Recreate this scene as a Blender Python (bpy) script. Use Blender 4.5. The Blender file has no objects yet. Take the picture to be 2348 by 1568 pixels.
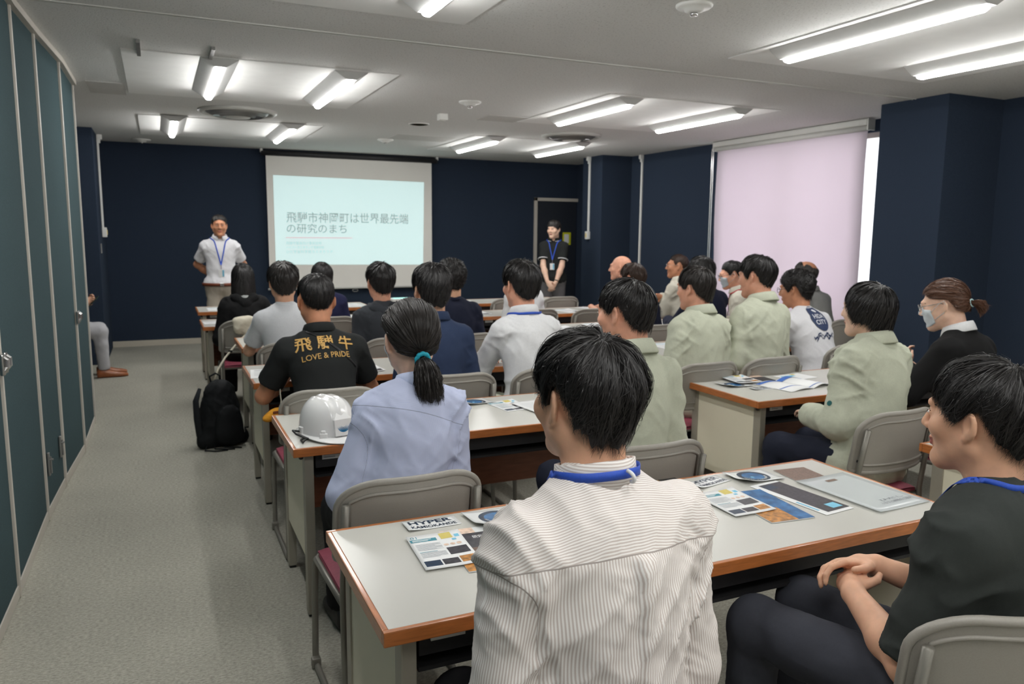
import bpy, bmesh, math, random
import numpy as np
from mathutils import Vector, Matrix
from mathutils.bvhtree import BVHTree

random.seed(7)
rng = np.random.default_rng(11)
PI = math.pi
scene = bpy.context.scene
COL = scene.collection

# ------------------------------------------------------------------ camera
CAM_Z = 1.52
cam_d = bpy.data.cameras.new('camera')
cam = bpy.data.objects.new('camera', cam_d)
COL.objects.link(cam)
_r = Vector((0.9099, -0.4146, 0.0089)); _u = Vector((0.0500, 0.1310, 0.9901)); _f = Vector((0.4117, 0.9005, -0.1399))
m3 = Matrix((_r, _u, -_f)).transposed().normalized()
cam.matrix_world = Matrix.Translation((0, 0, CAM_Z)) @ m3.to_4x4()
cam_d.sensor_fit = 'HORIZONTAL'; cam_d.sensor_width = 36.0
cam_d.lens = 1775.92 / 2348.0 * 36.0
cam_d.clip_start = 0.05; cam_d.clip_end = 200
cam_d.dof.use_dof = True; cam_d.dof.focus_distance = 1.75; cam_d.dof.aperture_fstop = 7.0
scene.camera = cam

# ------------------------------------------------------------------ world, exposure
scene.view_settings.view_transform = 'Standard'
scene.view_settings.look = 'None'
scene.view_settings.gamma = 1.0
scene.view_settings.use_curve_mapping = False
scene.view_settings.exposure = 0.0
world = bpy.data.worlds.new('overcast_sky'); scene.world = world
world.use_nodes = True
bg = world.node_tree.nodes['Background']
bg.inputs['Color'].default_value = (0.93, 0.96, 1.0, 1)
bg.inputs['Strength'].default_value = 2.15
LAMP_EMIT = 56.0

# ------------------------------------------------------------------ materials
def lin(c):
    return tuple((v / 12.92 if v <= 0.04045 else ((v + 0.055) / 1.055) ** 2.4) for v in c)
def srgb(r, g, b):
    return lin((r / 255.0, g / 255.0, b / 255.0))
MATS = {}
def mat(name, col, rough=0.55, metal=0.0, spec=0.5, var=0.0, vscale=20.0, stretch=None, bump=0.0, bscale=60.0,
        bdist=0.002, bstretch=None, emit=0.0, trans=0.0, alpha=1.0, sss=0.0, sheen=0.0, coat=0.0, detail=3.0, aniso=0.0):
    """principled material whose colour and relief come from procedural noise"""
    if name in MATS: return MATS[name]
    m = bpy.data.materials.new(name); m.use_nodes = True
    nt = m.node_tree; N = nt.nodes; L = nt.links
    b = N['Principled BSDF']
    b.inputs['Base Color'].default_value = (*col, 1)
    b.inputs['Roughness'].default_value = rough
    b.inputs['Metallic'].default_value = metal
    b.inputs['Specular IOR Level'].default_value = spec
    if coat: b.inputs['Coat Weight'].default_value = coat; b.inputs['Coat Roughness'].default_value = 0.12
    if trans: b.inputs['Transmission Weight'].default_value = trans
    if alpha < 1: b.inputs['Alpha'].default_value = alpha
    if aniso: b.inputs['Anisotropic'].default_value = aniso
    if sss:
        b.inputs['Subsurface Weight'].default_value = sss
        b.inputs['Subsurface Radius'].default_value = (0.9, 0.3, 0.15)
        b.inputs['Subsurface Scale'].default_value = 0.012
    if sheen: b.inputs['Sheen Weight'].default_value = sheen
    if emit:
        b.inputs['Emission Color'].default_value = (*col, 1); b.inputs['Emission Strength'].default_value = emit
    if var or bump:
        tc = N.new('ShaderNodeTexCoord')
        def noise(scale, st):
            t = N.new('ShaderNodeTexNoise'); t.inputs['Scale'].default_value = scale; t.inputs['Detail'].default_value = detail
            if st:
                mp = N.new('ShaderNodeMapping'); mp.inputs['Scale'].default_value = st
                L.new(tc.outputs['Object'], mp.inputs['Vector']); L.new(mp.outputs['Vector'], t.inputs['Vector'])
            else: L.new(tc.outputs['Object'], t.inputs['Vector'])
            return t
        if var:
            t = noise(vscale, stretch)
            r = N.new('ShaderNodeValToRGB')
            r.color_ramp.elements[0].position = 0.3; r.color_ramp.elements[1].position = 0.7
            r.color_ramp.elements[0].color = (*[c * (1 - var) for c in col], 1)
            r.color_ramp.elements[1].color = (*[min(1, c * (1 + var)) for c in col], 1)
            L.new(t.outputs['Fac'], r.inputs['Fac']); L.new(r.outputs['Color'], b.inputs['Base Color'])
            if emit: L.new(r.outputs['Color'], b.inputs['Emission Color'])
        if bump:
            t = noise(bscale, bstretch)
            bp = N.new('ShaderNodeBump'); bp.inputs['Strength'].default_value = bump; bp.inputs['Distance'].default_value = bdist
            L.new(t.outputs['Fac'], bp.inputs['Height']); L.new(bp.outputs['Normal'], b.inputs['Normal'])
    MATS[name] = m
    return m
def mnodes(m): return m.node_tree.nodes, m.node_tree.links, m.node_tree.nodes['Principled BSDF']

def ceiling_mat():
    m = mat('ceiling_board', srgb(224, 224, 222), 0.9, spec=0.2)
    N, L, b = mnodes(m)
    tc = N.new('ShaderNodeTexCoord')
    v = N.new('ShaderNodeTexNoise'); v.inputs['Scale'].default_value = 100; v.inputs['Detail'].default_value = 4; v.inputs['Roughness'].default_value = 0.7
    mp = N.new('ShaderNodeMapping'); mp.inputs['Scale'].default_value = (1.0, 0.55, 1)
    L.new(tc.outputs['Object'], mp.inputs[0]); L.new(mp.outputs[0], v.inputs['Vector'])
    r = N.new('ShaderNodeValToRGB')
    r.color_ramp.elements[0].position = 0.33; r.color_ramp.elements[0].color = (*srgb(186, 185, 182), 1)
    r.color_ramp.elements[1].position = 0.44; r.color_ramp.elements[1].color = (*srgb(224, 224, 222), 1)
    L.new(v.outputs['Fac'], r.inputs['Fac']); L.new(r.outputs['Color'], b.inputs['Base Color'])
    bp = N.new('ShaderNodeBump'); bp.inputs['Strength'].default_value = 0.4; bp.inputs['Distance'].default_value = 0.004
    L.new(v.outputs['Fac'], bp.inputs['Height']); L.new(bp.outputs['Normal'], b.inputs['Normal'])
    return m
def carpet_mat():
    m = mat('carpet', srgb(128, 126, 118), 0.98, spec=0.1)
    N, L, b = mnodes(m)
    tc = N.new('ShaderNodeTexCoord')
    a = N.new('ShaderNodeTexNoise'); a.inputs['Scale'].default_value = 130; a.inputs['Detail'].default_value = 4; a.inputs['Roughness'].default_value = 0.75
    mp = N.new('ShaderNodeMapping'); mp.inputs['Scale'].default_value = (0.5, 1.0, 1)
    L.new(tc.outputs['Object'], mp.inputs[0]); L.new(mp.outputs[0], a.inputs['Vector'])
    c = N.new('ShaderNodeTexNoise'); c.inputs['Scale'].default_value = 1.3; c.inputs['Detail'].default_value = 3
    L.new(tc.outputs['Object'], c.inputs['Vector'])
    r = N.new('ShaderNodeValToRGB')
    r.color_ramp.elements[0].position = 0.36; r.color_ramp.elements[0].color = (*srgb(146, 144, 133), 1)
    r.color_ramp.elements[1].position = 0.64; r.color_ramp.elements[1].color = (*srgb(188, 186, 174), 1)
    L.new(a.outputs['Fac'], r.inputs['Fac'])
    r2 = N.new('ShaderNodeValToRGB')
    r2.color_ramp.elements[0].position = 0.3; r2.color_ramp.elements[0].color = (0.9, 0.9, 0.9, 1)
    r2.color_ramp.elements[1].position = 0.7; r2.color_ramp.elements[1].color = (1.06, 1.06, 1.05, 1)
    L.new(c.outputs['Fac'], r2.inputs['Fac'])
    mx = N.new('ShaderNodeMix'); mx.data_type = 'RGBA'; mx.blend_type = 'MULTIPLY'; mx.inputs['Factor'].default_value = 1
    L.new(r.outputs['Color'], mx.inputs['A']); L.new(r2.outputs['Color'], mx.inputs['B'])
    L.new(mx.outputs['Result'], b.inputs['Base Color'])
    bp = N.new('ShaderNodeBump'); bp.inputs['Strength'].default_value = 0.7; bp.inputs['Distance'].default_value = 0.006
    L.new(a.outputs['Fac'], bp.inputs['Height']); L.new(bp.outputs['Normal'], b.inputs['Normal'])
    return m
M_CEIL = ceiling_mat(); M_CARPET = carpet_mat()
M_BOARD = mat('white_board', srgb(240, 240, 238), 0.8, var=0.02, vscale=8, bump=0.1, bscale=200)
M_NAVY = mat('navy_wall_cloth', srgb(43, 53, 68), 0.95, spec=0.15, var=0.22, vscale=160, stretch=(1, 1, 3.0), bump=0.35, bscale=300, bdist=0.002, bstretch=(1, 1, 4))
M_TEAL = mat('teal_partition_cloth', srgb(58, 76, 80), 0.95, spec=0.15, var=0.16, vscale=160, stretch=(1, 1, 2.0), bump=0.3, bscale=300)
M_STRIP = mat('beige_metal_strip', srgb(196, 190, 180), 0.45, spec=0.5, var=0.03, vscale=6)
M_BASEB = mat('beige_baseboard', srgb(190, 184, 170), 0.6, var=0.03, vscale=5)
M_DOOR = mat('dark_door', srgb(28, 34, 44), 0.6, var=0.1, vscale=60)
M_WHITEPL = mat('white_plastic', srgb(226, 226, 222), 0.45, var=0.015, vscale=10)
M_DIMWHITE = mat('offwhite_enamel', srgb(205, 205, 200), 0.5, var=0.02, vscale=12)
M_STEEL = mat('dull_steel', srgb(150, 150, 148), 0.4, metal=0.7, var=0.06, vscale=20)
M_CHROME = mat('chrome', srgb(205, 205, 205), 0.18, metal=1.0, var=0.02, vscale=20)
M_DARKMET = mat('dark_metal', srgb(60, 60, 62), 0.45, metal=0.5, var=0.05, vscale=20)
M_BLACK = mat('black_plastic', srgb(24, 24, 25), 0.5, var=0.1, vscale=30)
M_LAMINATE = mat('table_laminate', srgb(204, 203, 196), 0.27, spec=0.5, var=0.015, vscale=4, bump=0.03, bscale=150)
M_WOODEDGE = mat('varnished_wood_edge', srgb(176, 106, 55), 0.33, var=0.2, vscale=18, stretch=(1, 9, 9), coat=0.3, bump=0.08, bscale=40, bstretch=(1, 9, 9))
M_WOODEDGE_Y = mat('varnished_wood_edge_end', srgb(176, 106, 55), 0.33, var=0.2, vscale=18, stretch=(9, 1, 9), coat=0.3, bump=0.08, bscale=40, bstretch=(9, 1, 9))
M_BROWN = mat('brown_modesty_panel', srgb(136, 82, 58), 0.45, var=0.18, vscale=10, stretch=(1, 6, 6))
M_ENDPANEL = mat('beige_end_panel', srgb(228, 222, 200), 0.5, var=0.02, vscale=5)
M_LEG = mat('grey_beige_steel_leg', srgb(158, 153, 140), 0.4, metal=0.15, var=0.05, vscale=10)
M_SHELF = mat('black_under_shelf', srgb(30, 30, 32), 0.6, var=0.1, vscale=20)
M_CHAIR = mat('grey_chair_shell', srgb(152, 148, 140), 0.42, var=0.04, vscale=300, bump=0.12, bscale=900, bdist=0.0005)
M_TUBE = mat('grey_chair_tube', srgb(130, 127, 119), 0.38, metal=0.3, var=0.04, vscale=20)
M_SEAT = mat('burgundy_seat_vinyl', srgb(150, 66, 84), 0.6, var=0.08, vscale=60, bump=0.15, bscale=400)
M_PAPER = mat('white_paper', srgb(236, 237, 237), 0.6, var=0.01, vscale=10)
M_GLOSSP = mat('glossy_paper', srgb(238, 240, 240), 0.16, var=0.01, vscale=10)
M_GREYPRINT = mat('grey_print', srgb(150, 158, 165), 0.6, var=0.4, vscale=500)
M_TEALPRINT = mat('teal_print', srgb(58, 140, 158), 0.5, var=0.1, vscale=60)
M_NAVYPRINT = mat('navy_print', srgb(28, 50, 74), 0.3, var=0.35, vscale=60)
M_BLUEPRINT = mat('blue_photo_print', srgb(52, 108, 160), 0.25, var=0.45, vscale=25)
M_DARKPRINT = mat('dark_photo_print', srgb(58, 56, 62), 0.3, var=0.5, vscale=90)
M_BROWNPRINT = mat('bronze_photo_print', srgb(122, 98, 84), 0.35, var=0.3, vscale=150)
M_GOLDPRINT = mat('golden_photo_print', srgb(186, 128, 62), 0.3, var=0.55, vscale=60)
M_YELLOWPRINT = mat('yellow_print', srgb(214, 196, 104), 0.5, var=0.06, vscale=60)
M_SKYPRINT = mat('pale_blue_print', srgb(120, 196, 226), 0.5, var=0.06, vscale=60)
M_PEACHPRINT = mat('peach_print', srgb(232, 204, 184), 0.4, var=0.25, vscale=80)
M_COBALTPRINT = mat('cobalt_print', srgb(62, 108, 190), 0.4, var=0.05, vscale=60)
M_TEXT = mat('grey_text_ink', srgb(120, 124, 128), 0.7, var=0.3, vscale=900)

# ------------------------------------------------------------------ mesh helpers
def to_mesh(name, V, F, smooth=False):
    me = bpy.data.meshes.new(name)
    if isinstance(F, np.ndarray):
        V = np.asarray(V, np.float32); n = F.shape[1]
        me.vertices.add(len(V)); me.vertices.foreach_set('co', V.ravel())
        me.loops.add(F.size); me.loops.foreach_set('vertex_index', F.astype(np.int32).ravel())
        me.polygons.add(len(F)); me.polygons.foreach_set('loop_start', np.arange(0, F.size, n, dtype=np.int32))
        me.update(calc_edges=True)
    else:
        me.from_pydata([tuple(map(float, v)) for v in V], [], F); me.update()
    if smooth:
        me.polygons.foreach_set('use_smooth', np.ones(len(me.polygons), bool))
    return me
def obj(name, me, m=None, parent=None, loc=None, rot=None):
    o = bpy.data.objects.new(name, me)
    if m is not None and me is not None:
        if len(me.materials) == 0: me.materials.append(m)
    COL.objects.link(o)
    if parent is not None: o.parent = parent
    if loc is not None: o.location = loc
    if rot is not None: o.rotation_euler = rot
    return o
def tag(o, label=None, cat=None, group=None, kind=None):
    if label: o['label'] = label
    if cat: o['category'] = cat
    if group: o['group'] = group
    if kind: o['kind'] = kind
    return o
def thing(name, label, cat, loc=(0, 0, 0), rz=0.0, group=None):
    o = bpy.data.objects.new(name, None); o.empty_display_size = 0.1
    COL.objects.link(o); o.location = loc; o.rotation_euler = (0, 0, rz)
    return tag(o, label, cat, group)
def copy_tree(o, parent=None):
    c = o.copy(); COL.objects.link(c); c.parent = parent
    for ch in list(o.children): copy_tree(ch, c)
    return c

class MB:
    """collects pieces of one mesh"""
    def __init__(s): s.V = []; s.F = []
    def add(s, V, F):
        o = len(s.V); s.V += [tuple(v) for v in V]; s.F += [tuple(i + o for i in f) for f in F]; return s
    def box(s, c, d, R=None, bev=0.0):
        bm = bmesh.new(); bmesh.ops.create_cube(bm, size=1.0)
        bmesh.ops.scale(bm, vec=d, verts=bm.verts)
        if bev: bmesh.ops.bevel(bm, geom=bm.edges[:], offset=bev, segments=2, affect='EDGES', profile=0.6)
        V = [v.co.copy() for v in bm.verts]; bm.verts.index_update()
        F = [[v.index for v in f.verts] for f in bm.faces]; bm.free()
        if R is not None: V = [R @ v for v in V]
        return s.add([(v[0] + c[0], v[1] + c[1], v[2] + c[2]) for v in V], F)
    def b2(s, lo, hi, bev=0.0):
        return s.box([(a + b) / 2 for a, b in zip(lo, hi)], [abs(b - a) for a, b in zip(lo, hi)], bev=bev)
    def tube(s, pts, r, n=8, closed=False, cap=True):
        P = np.array(pts, float); m = len(P)
        rr = np.full(m, r) if np.isscalar(r) else np.array(r, float)
        T = np.zeros_like(P)
        for i in range(m):
            a = P[(i - 1) % m] if (closed or i > 0) else P[i]; b = P[(i + 1) % m] if (closed or i < m - 1) else P[i]
            T[i] = (b - a) / (np.linalg.norm(b - a) + 1e-12)
        up = np.array([0, 0, 1.0]) if abs(T[0][2]) < 0.9 else np.array([1.0, 0, 0])
        u = np.cross(T[0], up); u /= np.linalg.norm(u)
        V = []
        for i in range(m):
            u = u - T[i] * (u @ T[i]); u /= np.linalg.norm(u) + 1e-12; w = np.cross(T[i], u)
            for k in range(n):
                a = 2 * PI * k / n; V.append(P[i] + rr[i] * (math.cos(a) * u + math.sin(a) * w))
        F = []
        for i in range(m if closed else m - 1):
            j = (i + 1) % m
            for k in range(n):
                F.append((i * n + k, i * n + (k + 1) % n, j * n + (k + 1) % n, j * n + k))
        if cap and not closed:
            F.append(tuple(range(n))[::-1]); F.append(tuple((m - 1) * n + k for k in range(n)))
        return s.add(V, F)
    def lathe(s, prof, c=(0, 0, 0), n=24, sx=1.0, sy=1.0):
        V = []; F = []; m = len(prof)
        for (r, z) in prof:
            for k in range(n):
                a = 2 * PI * k / n; V.append((c[0] + sx * r * math.cos(a), c[1] + sy * r * math.sin(a), c[2] + z))
        for i in range(m - 1):
            for k in range(n): F.append((i * n + k, i * n + (k + 1) % n, (i + 1) * n + (k + 1) % n, (i + 1) * n + k))
        if prof[0][0] > 1e-4: F.append(tuple(range(n))[::-1])
        if prof[-1][0] > 1e-4: F.append(tuple((m - 1) * n + k for k in range(n)))
        return s.add(V, F)
    def prism(s, poly, z0, z1):
        n = len(poly)
        V = [(x, y, z0) for x, y in poly] + [(x, y, z1) for x, y in poly]
        F = [tuple(range(n))[::-1], tuple(range(n, 2 * n))] + [(i, (i + 1) % n, n + (i + 1) % n, n + i) for i in range(n)]
        return s.add(V, F)
    def grid(s, fn, nu, nv):
        V = [fn(i / nu, j / nv) for i in range(nu + 1) for j in range(nv + 1)]
        F = [(i * (nv + 1) + j, (i + 1) * (nv + 1) + j, (i + 1) * (nv + 1) + j + 1, i * (nv + 1) + j + 1) for i in range(nu) for j in range(nv)]
        return s.add(V, F)
    def mesh(s, name, smooth=False): return to_mesh(name, s.V, s.F, smooth)
    def build(s, name, m, parent=None, smooth=False, **kw):
        return obj(name, s.mesh(name, smooth), m, parent, **kw)
def auto_smooth(o, ang=0.6):
    me = o.data
    me.polygons.foreach_set('use_smooth', np.ones(len(me.polygons), bool))
    bm = bmesh.new(); bm.from_mesh(me)
    for e in bm.edges:
        if len(e.link_faces) == 2 and e.calc_face_angle(0) > ang: e.smooth = False
    bm.to_mesh(me); bm.free(); return o

def text_geo(body, size=1.0, bold=0.0, align='LEFT', space=1.0, shear=0.0, res=3):
    cu = bpy.data.curves.new('lettering', 'FONT'); cu.body = body; cu.size = size
    cu.offset = bold; cu.align_x = align; cu.space_character = space; cu.shear = shear; cu.resolution_u = res
    o = bpy.data.objects.new('lettering', cu); COL.objects.link(o)
    dg = bpy.context.evaluated_depsgraph_get(); dg.update()
    me = bpy.data.meshes.new_from_object(o.evaluated_get(dg))
    V = np.array([v.co[:] for v in me.vertices]) if len(me.vertices) else np.zeros((0, 3)); F = [tuple(p.vertices) for p in me.polygons]
    bpy.data.objects.remove(o); bpy.data.curves.remove(cu); bpy.data.meshes.remove(me)
    return V, F
# ------------------------------------------------------------------ the room
CZ = 2.61; YF = 11.18; XR = 6.25; YB = -2.6; XL = -2.4
def struct(name, mb, m, parent=None, label=None):
    o = mb.build(name, m, parent)
    if parent is None: tag(o, label, None, None, 'structure')
    return o
fl = struct('floor', MB().b2((XL - .2, YB - .2, -0.1), (XR + .2, YF + .2, 0)), M_CARPET, label='grey mottled office carpet across the whole room')
ceil = struct('ceiling', MB().b2((XL - .2, YB - .2, CZ), (XR + .2, YF + .2, CZ + .12)), M_CEIL, label='grey pitted acoustic board ceiling')
struct('wall_front', MB().b2((XL - .2, YF, 0), (XR + .2, YF + .15, CZ)), M_NAVY, label='dark navy cloth wall behind the projection screen')
struct('wall_back', MB().b2((XL - .2, YB - .15, 0), (XR + .2, YB, CZ)), mat('offwhite_wall', srgb(222, 220, 214), .9, var=.02, vscale=5), label='off-white wall behind the viewer')  # unseen wall, its off-white tone picked to bounce light onto people's backs
struct('wall_left', MB().b2((XL - .15, YB, 0), (XL, YF, CZ)), M_NAVY, label='navy wall beyond the folding partition')
WY0, WY1, WZ0, WZ1 = 5.375, 7.74, 0.56, 2.50
wr = MB()
wr.b2((XR, YB, 0), (XR + .15, WY0, CZ)); wr.b2((XR, WY1, 0), (XR + .15, YF, CZ))
wr.b2((XR, WY0, 0), (XR + .15, WY1, WZ0)); wr.b2((XR, WY0, WZ1), (XR + .15, WY1, CZ))
struct('wall_right', wr, M_NAVY, label='navy cloth wall with the blinded window')
struct('wall_right_pillar', MB().b2((5.60, 4.21, 0), (XR + .01, 4.83, CZ), bev=.004), M_NAVY, label='broad navy pillar between window and the woman in black')
struct('wall_right_pillar', MB().b2((5.76, 9.60, 0), (XR + .01, 10.14, CZ), bev=.004), M_NAVY, label='narrow navy pillar beside the door, with white conduit')
struct('wall_left_pillar', MB().b2((-1.35, 9.77, 0), (-0.575, YF + .01, CZ), bev=.004), M_NAVY, label='navy pillar behind the end of the partition')
# white fill boards around the lamps
bd = [(-.14, 1.61, 5.45, 7.15), (-.10, 1.65, 8.42, 10.13), (3.31, 5.06, 5.42, 7.17), (3.35, 5.12, 8.40, 10.10), (3.30, 5.06, 2.45, 4.02), (-.16, 1.54, 2.45, 4.01),
      (3.30, 5.06, -.5, 1.05), (-.16, 1.54, -.5, 1.05)]
for (x0, x1, y0, y1) in bd:
    MB().b2((x0, y0, CZ - .006), (x1, y1, CZ + .004)).build('ceiling_board', M_BOARD, ceil)
# small lighter fill pieces
for (x0, x1, y0, y1) in [(-.42, -.16, 6.75, 7.3), (2.9, 3.3, 6.9, 7.25), (2.55, 3.25, 8.75, 9.2), (-.4, .9, 5.75, 5.45 + .3 - .0)]:
    if x1 - x0 < 1.0: MB().b2((x0, y0, CZ - .003), (x1, y1, CZ + .004)).build('ceiling_patch', mat('patched_board', srgb(198, 197, 193), 0.9, var=.04, vscale=40), ceil)
t = MB(); t.b2((-.5, 4.50, CZ - .006), (5.62, 4.506, CZ)); t.b2((-.5, 4.528, CZ - .006), (5.62, 4.534, CZ))
struct('trim_1', t, M_DIMWHITE, label='double metal rail line crossing the ceiling')
t = MB()
for x in (-.05, .36): t.b2((x, 5.17, CZ - .02), (x + .022, 5.56, CZ))
struct('trim_2', t, M_STEEL, label='pair of short metal strips on the ceiling by the partition')
struct('baseboard_front', MB().b2((-.575, YF - .015, 0), (5.4, YF, .075), bev=.002), M_BASEB, label='pale baseboard under the navy front wall')
# door in the front wall
d = MB(); w = .05
d.b2((5.47, YF - .035, 0), (5.47 + w, YF, 2.07), bev=.003);
d.b2((5.47, YF - .035, 2.02), (6.25, YF, 2.07), bev=.003)
dr = struct('door_1', MB().b2((5.52, YF - .015, 0), (6.23, YF + .01, 2.02)), M_DOOR, label='dark door with a pale frame beside the pillar')
d.build('door_frame', M_STRIP, dr)
k = MB(); k.lathe([(0, 0), (.028, .002), (.03, .02), (.018, .035), (0, .04)], n=16)
h = k.build('door_knob', M_CHROME, dr, smooth=True, loc=(5.60, YF - .016, 1.0), rot=(PI / 2, 0, 0))
# window: frame, panes, then blind in front
wn = struct('window_1', MB().b2((XR + .06, WY0, WZ0), (XR + .10, WY0 + .05, WZ1)).b2((XR + .06, WY1 - .05, WZ0), (XR + .10, WY1, WZ1)).b2((XR + .06, WY0, WZ0), (XR + .10, WY1, WZ0 + .05)).b2((XR + .06, WY0, WZ1 - .05), (XR + .10, WY1, WZ1)).b2((XR + .06, 6.49, WZ0), (XR + .10, 6.55, WZ1)), M_STRIP, label='aluminium framed window behind the roller blind')
M_GLASS = mat('window_glass', (0.9, 0.95, 0.95), 0.02, alpha=0.08, var=0.02, vscale=3)
for (a, b_) in ((WY0 + .05, 6.49), (6.55, WY1 - .05)):
    MB().b2((XR + .076, a, WZ0 + .05), (XR + .082, b_, WZ1 - .05)).build('window_pane', M_GLASS, wn)
# ledge under window and along the wall
lg = struct('trim_3', MB().b2((6.06, 5.0, 0), (XR, 9.55, .46)).b2((6.06, -1.0, 0), (XR, 4.2, .46)), mat('pale_pink_ledge', srgb(196, 178, 166), .6, var=.03, vscale=6), label='low pale casing running below the window')
for (a, b_) in ((4.84, 9.58), (-1.0, 4.2)):
    MB().b2((6.03, a, .46), (XR, b_, .495), bev=.004).build('ledge_top', mat('oak_ledge', srgb(190, 156, 112), .45, var=.12, vscale=10, stretch=(9, 1, 9)), lg)
# ---- blind
bl = thing('roller_blind', 'wide pale pink roller blind drawn over the window', 'blind', (6.15, 6.55, 0))
mbf = mat('blind_fabric', srgb(234, 228, 233), .9, spec=.1, var=.012, vscale=3)
N, L, b = mnodes(mbf)
tr = N.new('ShaderNodeBsdfTranslucent'); tr.inputs['Color'].default_value = (*srgb(240, 228, 236), 1)
mx = N.new('ShaderNodeMixShader'); mx.inputs['Fac'].default_value = .5
out = N['Material Output']; L.new(b.outputs[0], mx.inputs[1]); L.new(tr.outputs[0], mx.inputs[2]); L.new(mx.outputs[0], out.inputs['Surface'])
BY0, BY1 = 5.44, 7.60
def fabric(u, v):
    y = BY0 + (BY1 - BY0) * u; z = .55 + (2.53 - .55) * v
    return (.012 * math.sin(v * 2.2) * (1 - u) * math.sin(PI * min(1, v * 1.2)) + .006 * math.sin(7 * v), y - 6.55 - .06 * max(0, u - .8) / .2 * max(0, .55 - v) * 1.0, z)
g = MB().grid(fabric, 12, 24)
fo = g.build('blind_fabric', mbf, bl, smooth=True)
sm = fo.modifiers.new('thickness', 'SOLIDIFY'); sm.thickness = .0012
MB().b2((-.05, BY0 - 6.55 - .03, 2.545), (.04, BY1 - 6.55 + .03, CZ - .004), bev=.012).build('head_box', M_DIMWHITE, bl)
MB().tube([(0, BY0 - 6.55 - .01, 2.525), (0, BY1 - 6.55 + .01, 2.525)], .028, 12).build('roller', M_DIMWHITE, bl, smooth=True)
MB().tube([(0, BY0 - 6.55, .55), (0, BY1 - 6.55 - .03, .55)], .013, 8).build('bottom_bar', M_STEEL, bl, smooth=True)
for yy in (BY0 - 6.585, BY1 - 6.515): MB().b2((-.045, yy - .008, 2.50), (.045, yy + .008, CZ - .003), bev=.004).build('end_bracket', M_DIMWHITE, bl)
cd = MB()
for dy in (0.035, 0.065):
    cd.tube([(-.03, BY1 - 6.55 + dy, 2.53), (-.03, BY1 - 6.55 + dy, 1.5), (-.03, BY1 - 6.55 + dy, .75)], .004, 6)
cd.tube([(-.03, BY1 - 6.55 + .05 + .015 * math.cos(a), .75 - .02 * math.sin(a)) for a in np.linspace(0, PI, 7)], .004, 6)
cd.build('bead_chain', M_CHROME, bl)

# ---- folding partition
fp = thing('folding_partition', 'tall folding partition of dark teal cloth panels with beige strips', 'partition', (-.6, 3.6, 0))
PB = [(-.66, -2.4, .02), (-.655, -1.5, .035), (-.65, -.6, .02), (-.64, .3, .035), (-.63, 1.2, .02), (-.62, 2.05, .035), (-.607, 2.9, .035), (-.593, 3.609, .018), (-.589, 4.542, .018), (-.564, 5.143, .034), (-.519, 5.917, .034), (-.513, 6.793, .02)]
def rel(p): return (p[0] + .6, p[1] - 3.6)
for i in range(len(PB) - 1):
    (xa, ya), (xb, yb) = rel(PB[i]), rel(PB[i + 1])
    q = MB(); q.prism([(xa, ya), (xb, yb), (xb - .06, yb), (xa - .06, ya)], .055, CZ - .035)
    q.build('panel', M_TEAL, fp)
    q = MB(); q.prism([(xa + .006, ya), (xb + .006, yb), (xb - .05, yb), (xa - .05, ya)], .004, .055)
    q.build('kick_rail', M_STRIP, fp)
for (x, y, w) in PB:
    xr, yr = rel((x, y))
    MB().b2((xr - .06, yr - w / 2, 0.004), (xr + .012, yr + w / 2, CZ - .03), bev=.004).build('edge_strip', M_STRIP, fp)
q = MB()
for i in range(len(PB) - 1):
    (xa, ya), (xb, yb) = rel(PB[i]), rel(PB[i + 1]); q.prism([(xa + .03, ya), (xb + .03, yb), (xb - .09, yb), (xa - .09, ya)], CZ - .035, CZ)
q.build('top_rail', M_STRIP, fp)
def latch(y, z, x):
    xr, yr = rel((x, y)); c = MB()
    for dy in (-.03, .03):
        c.box((xr + .018, yr + dy, z), (.016, .038, .085), bev=.006)
        c.tube([(xr + .024, yr + dy, z - .025), (xr + .036, yr + dy, z - .01), (xr + .036, yr + dy, z + .02), (xr + .024, yr + dy, z + .03)], .007, 8)
    c.build('latch', M_CHROME, fp)
latch(3.60, .985, -.593); latch(5.93, .93, -.52)
for (y, z, x) in ((5.02, .275, -.568), (4.64, .28, -.585)):
    xr, yr = rel((x, y)); c = MB(); c.box((xr + .008, yr, z), (.012, .026, .125), bev=.004); c.tube([(xr + .018, yr, z - .05), (xr + .018, yr, z + .04)], .005, 8); c.tube([(xr + .014, yr, z + .025), (xr + .03, yr, z + .025)], .006, 8)
    c.build('floor_bolt', M_STEEL, fp)

# ---- conduits, boxes, sign
def conduit(label, x, y, z0, z1, nx, ny, box=None):
    c = thing('wall_conduit', label, 'conduit', (x, y, 0))
    tx, ty = -ny, nx
    MB().box((nx * .012, ny * .012, (z0 + z1) / 2), (max(abs(nx) * .022, abs(tx) * .032), max(abs(ny) * .022, abs(ty) * .032), z1 - z0), bev=.004).build('duct', M_WHITEPL, c)
    e = MB(); e.box((nx * .03, ny * .03, CZ - .03), (abs(nx) * .06 + abs(tx) * .05, abs(ny) * .06 + abs(ty) * .05, .06), bev=.01)
    e.box((nx * .02, ny * .02, CZ - .075), (abs(nx) * .04 + abs(tx) * .04, abs(ny) * .04 + abs(ty) * .04, .05), bev=.008)
    e.build('elbow_cover', M_WHITEPL, c)
    if box:
        e = MB(); e.box((nx * .025, ny * .025, box), (abs(nx) * .05 + abs(tx) * .075, abs(ny) * .05 + abs(ty) * .075, .115), bev=.008); e.build('outlet_box', M_WHITEPL, c)
        e = MB(); e.box((nx * .052, ny * .052, box), (abs(nx) * .01 + abs(tx) * .03, abs(ny) * .01 + abs(ty) * .03, .06), bev=.003); e.build('switch_rocker', mat('ivory_switch', srgb(225, 205, 140), .4, var=.05, vscale=60), c)
    return c
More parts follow.
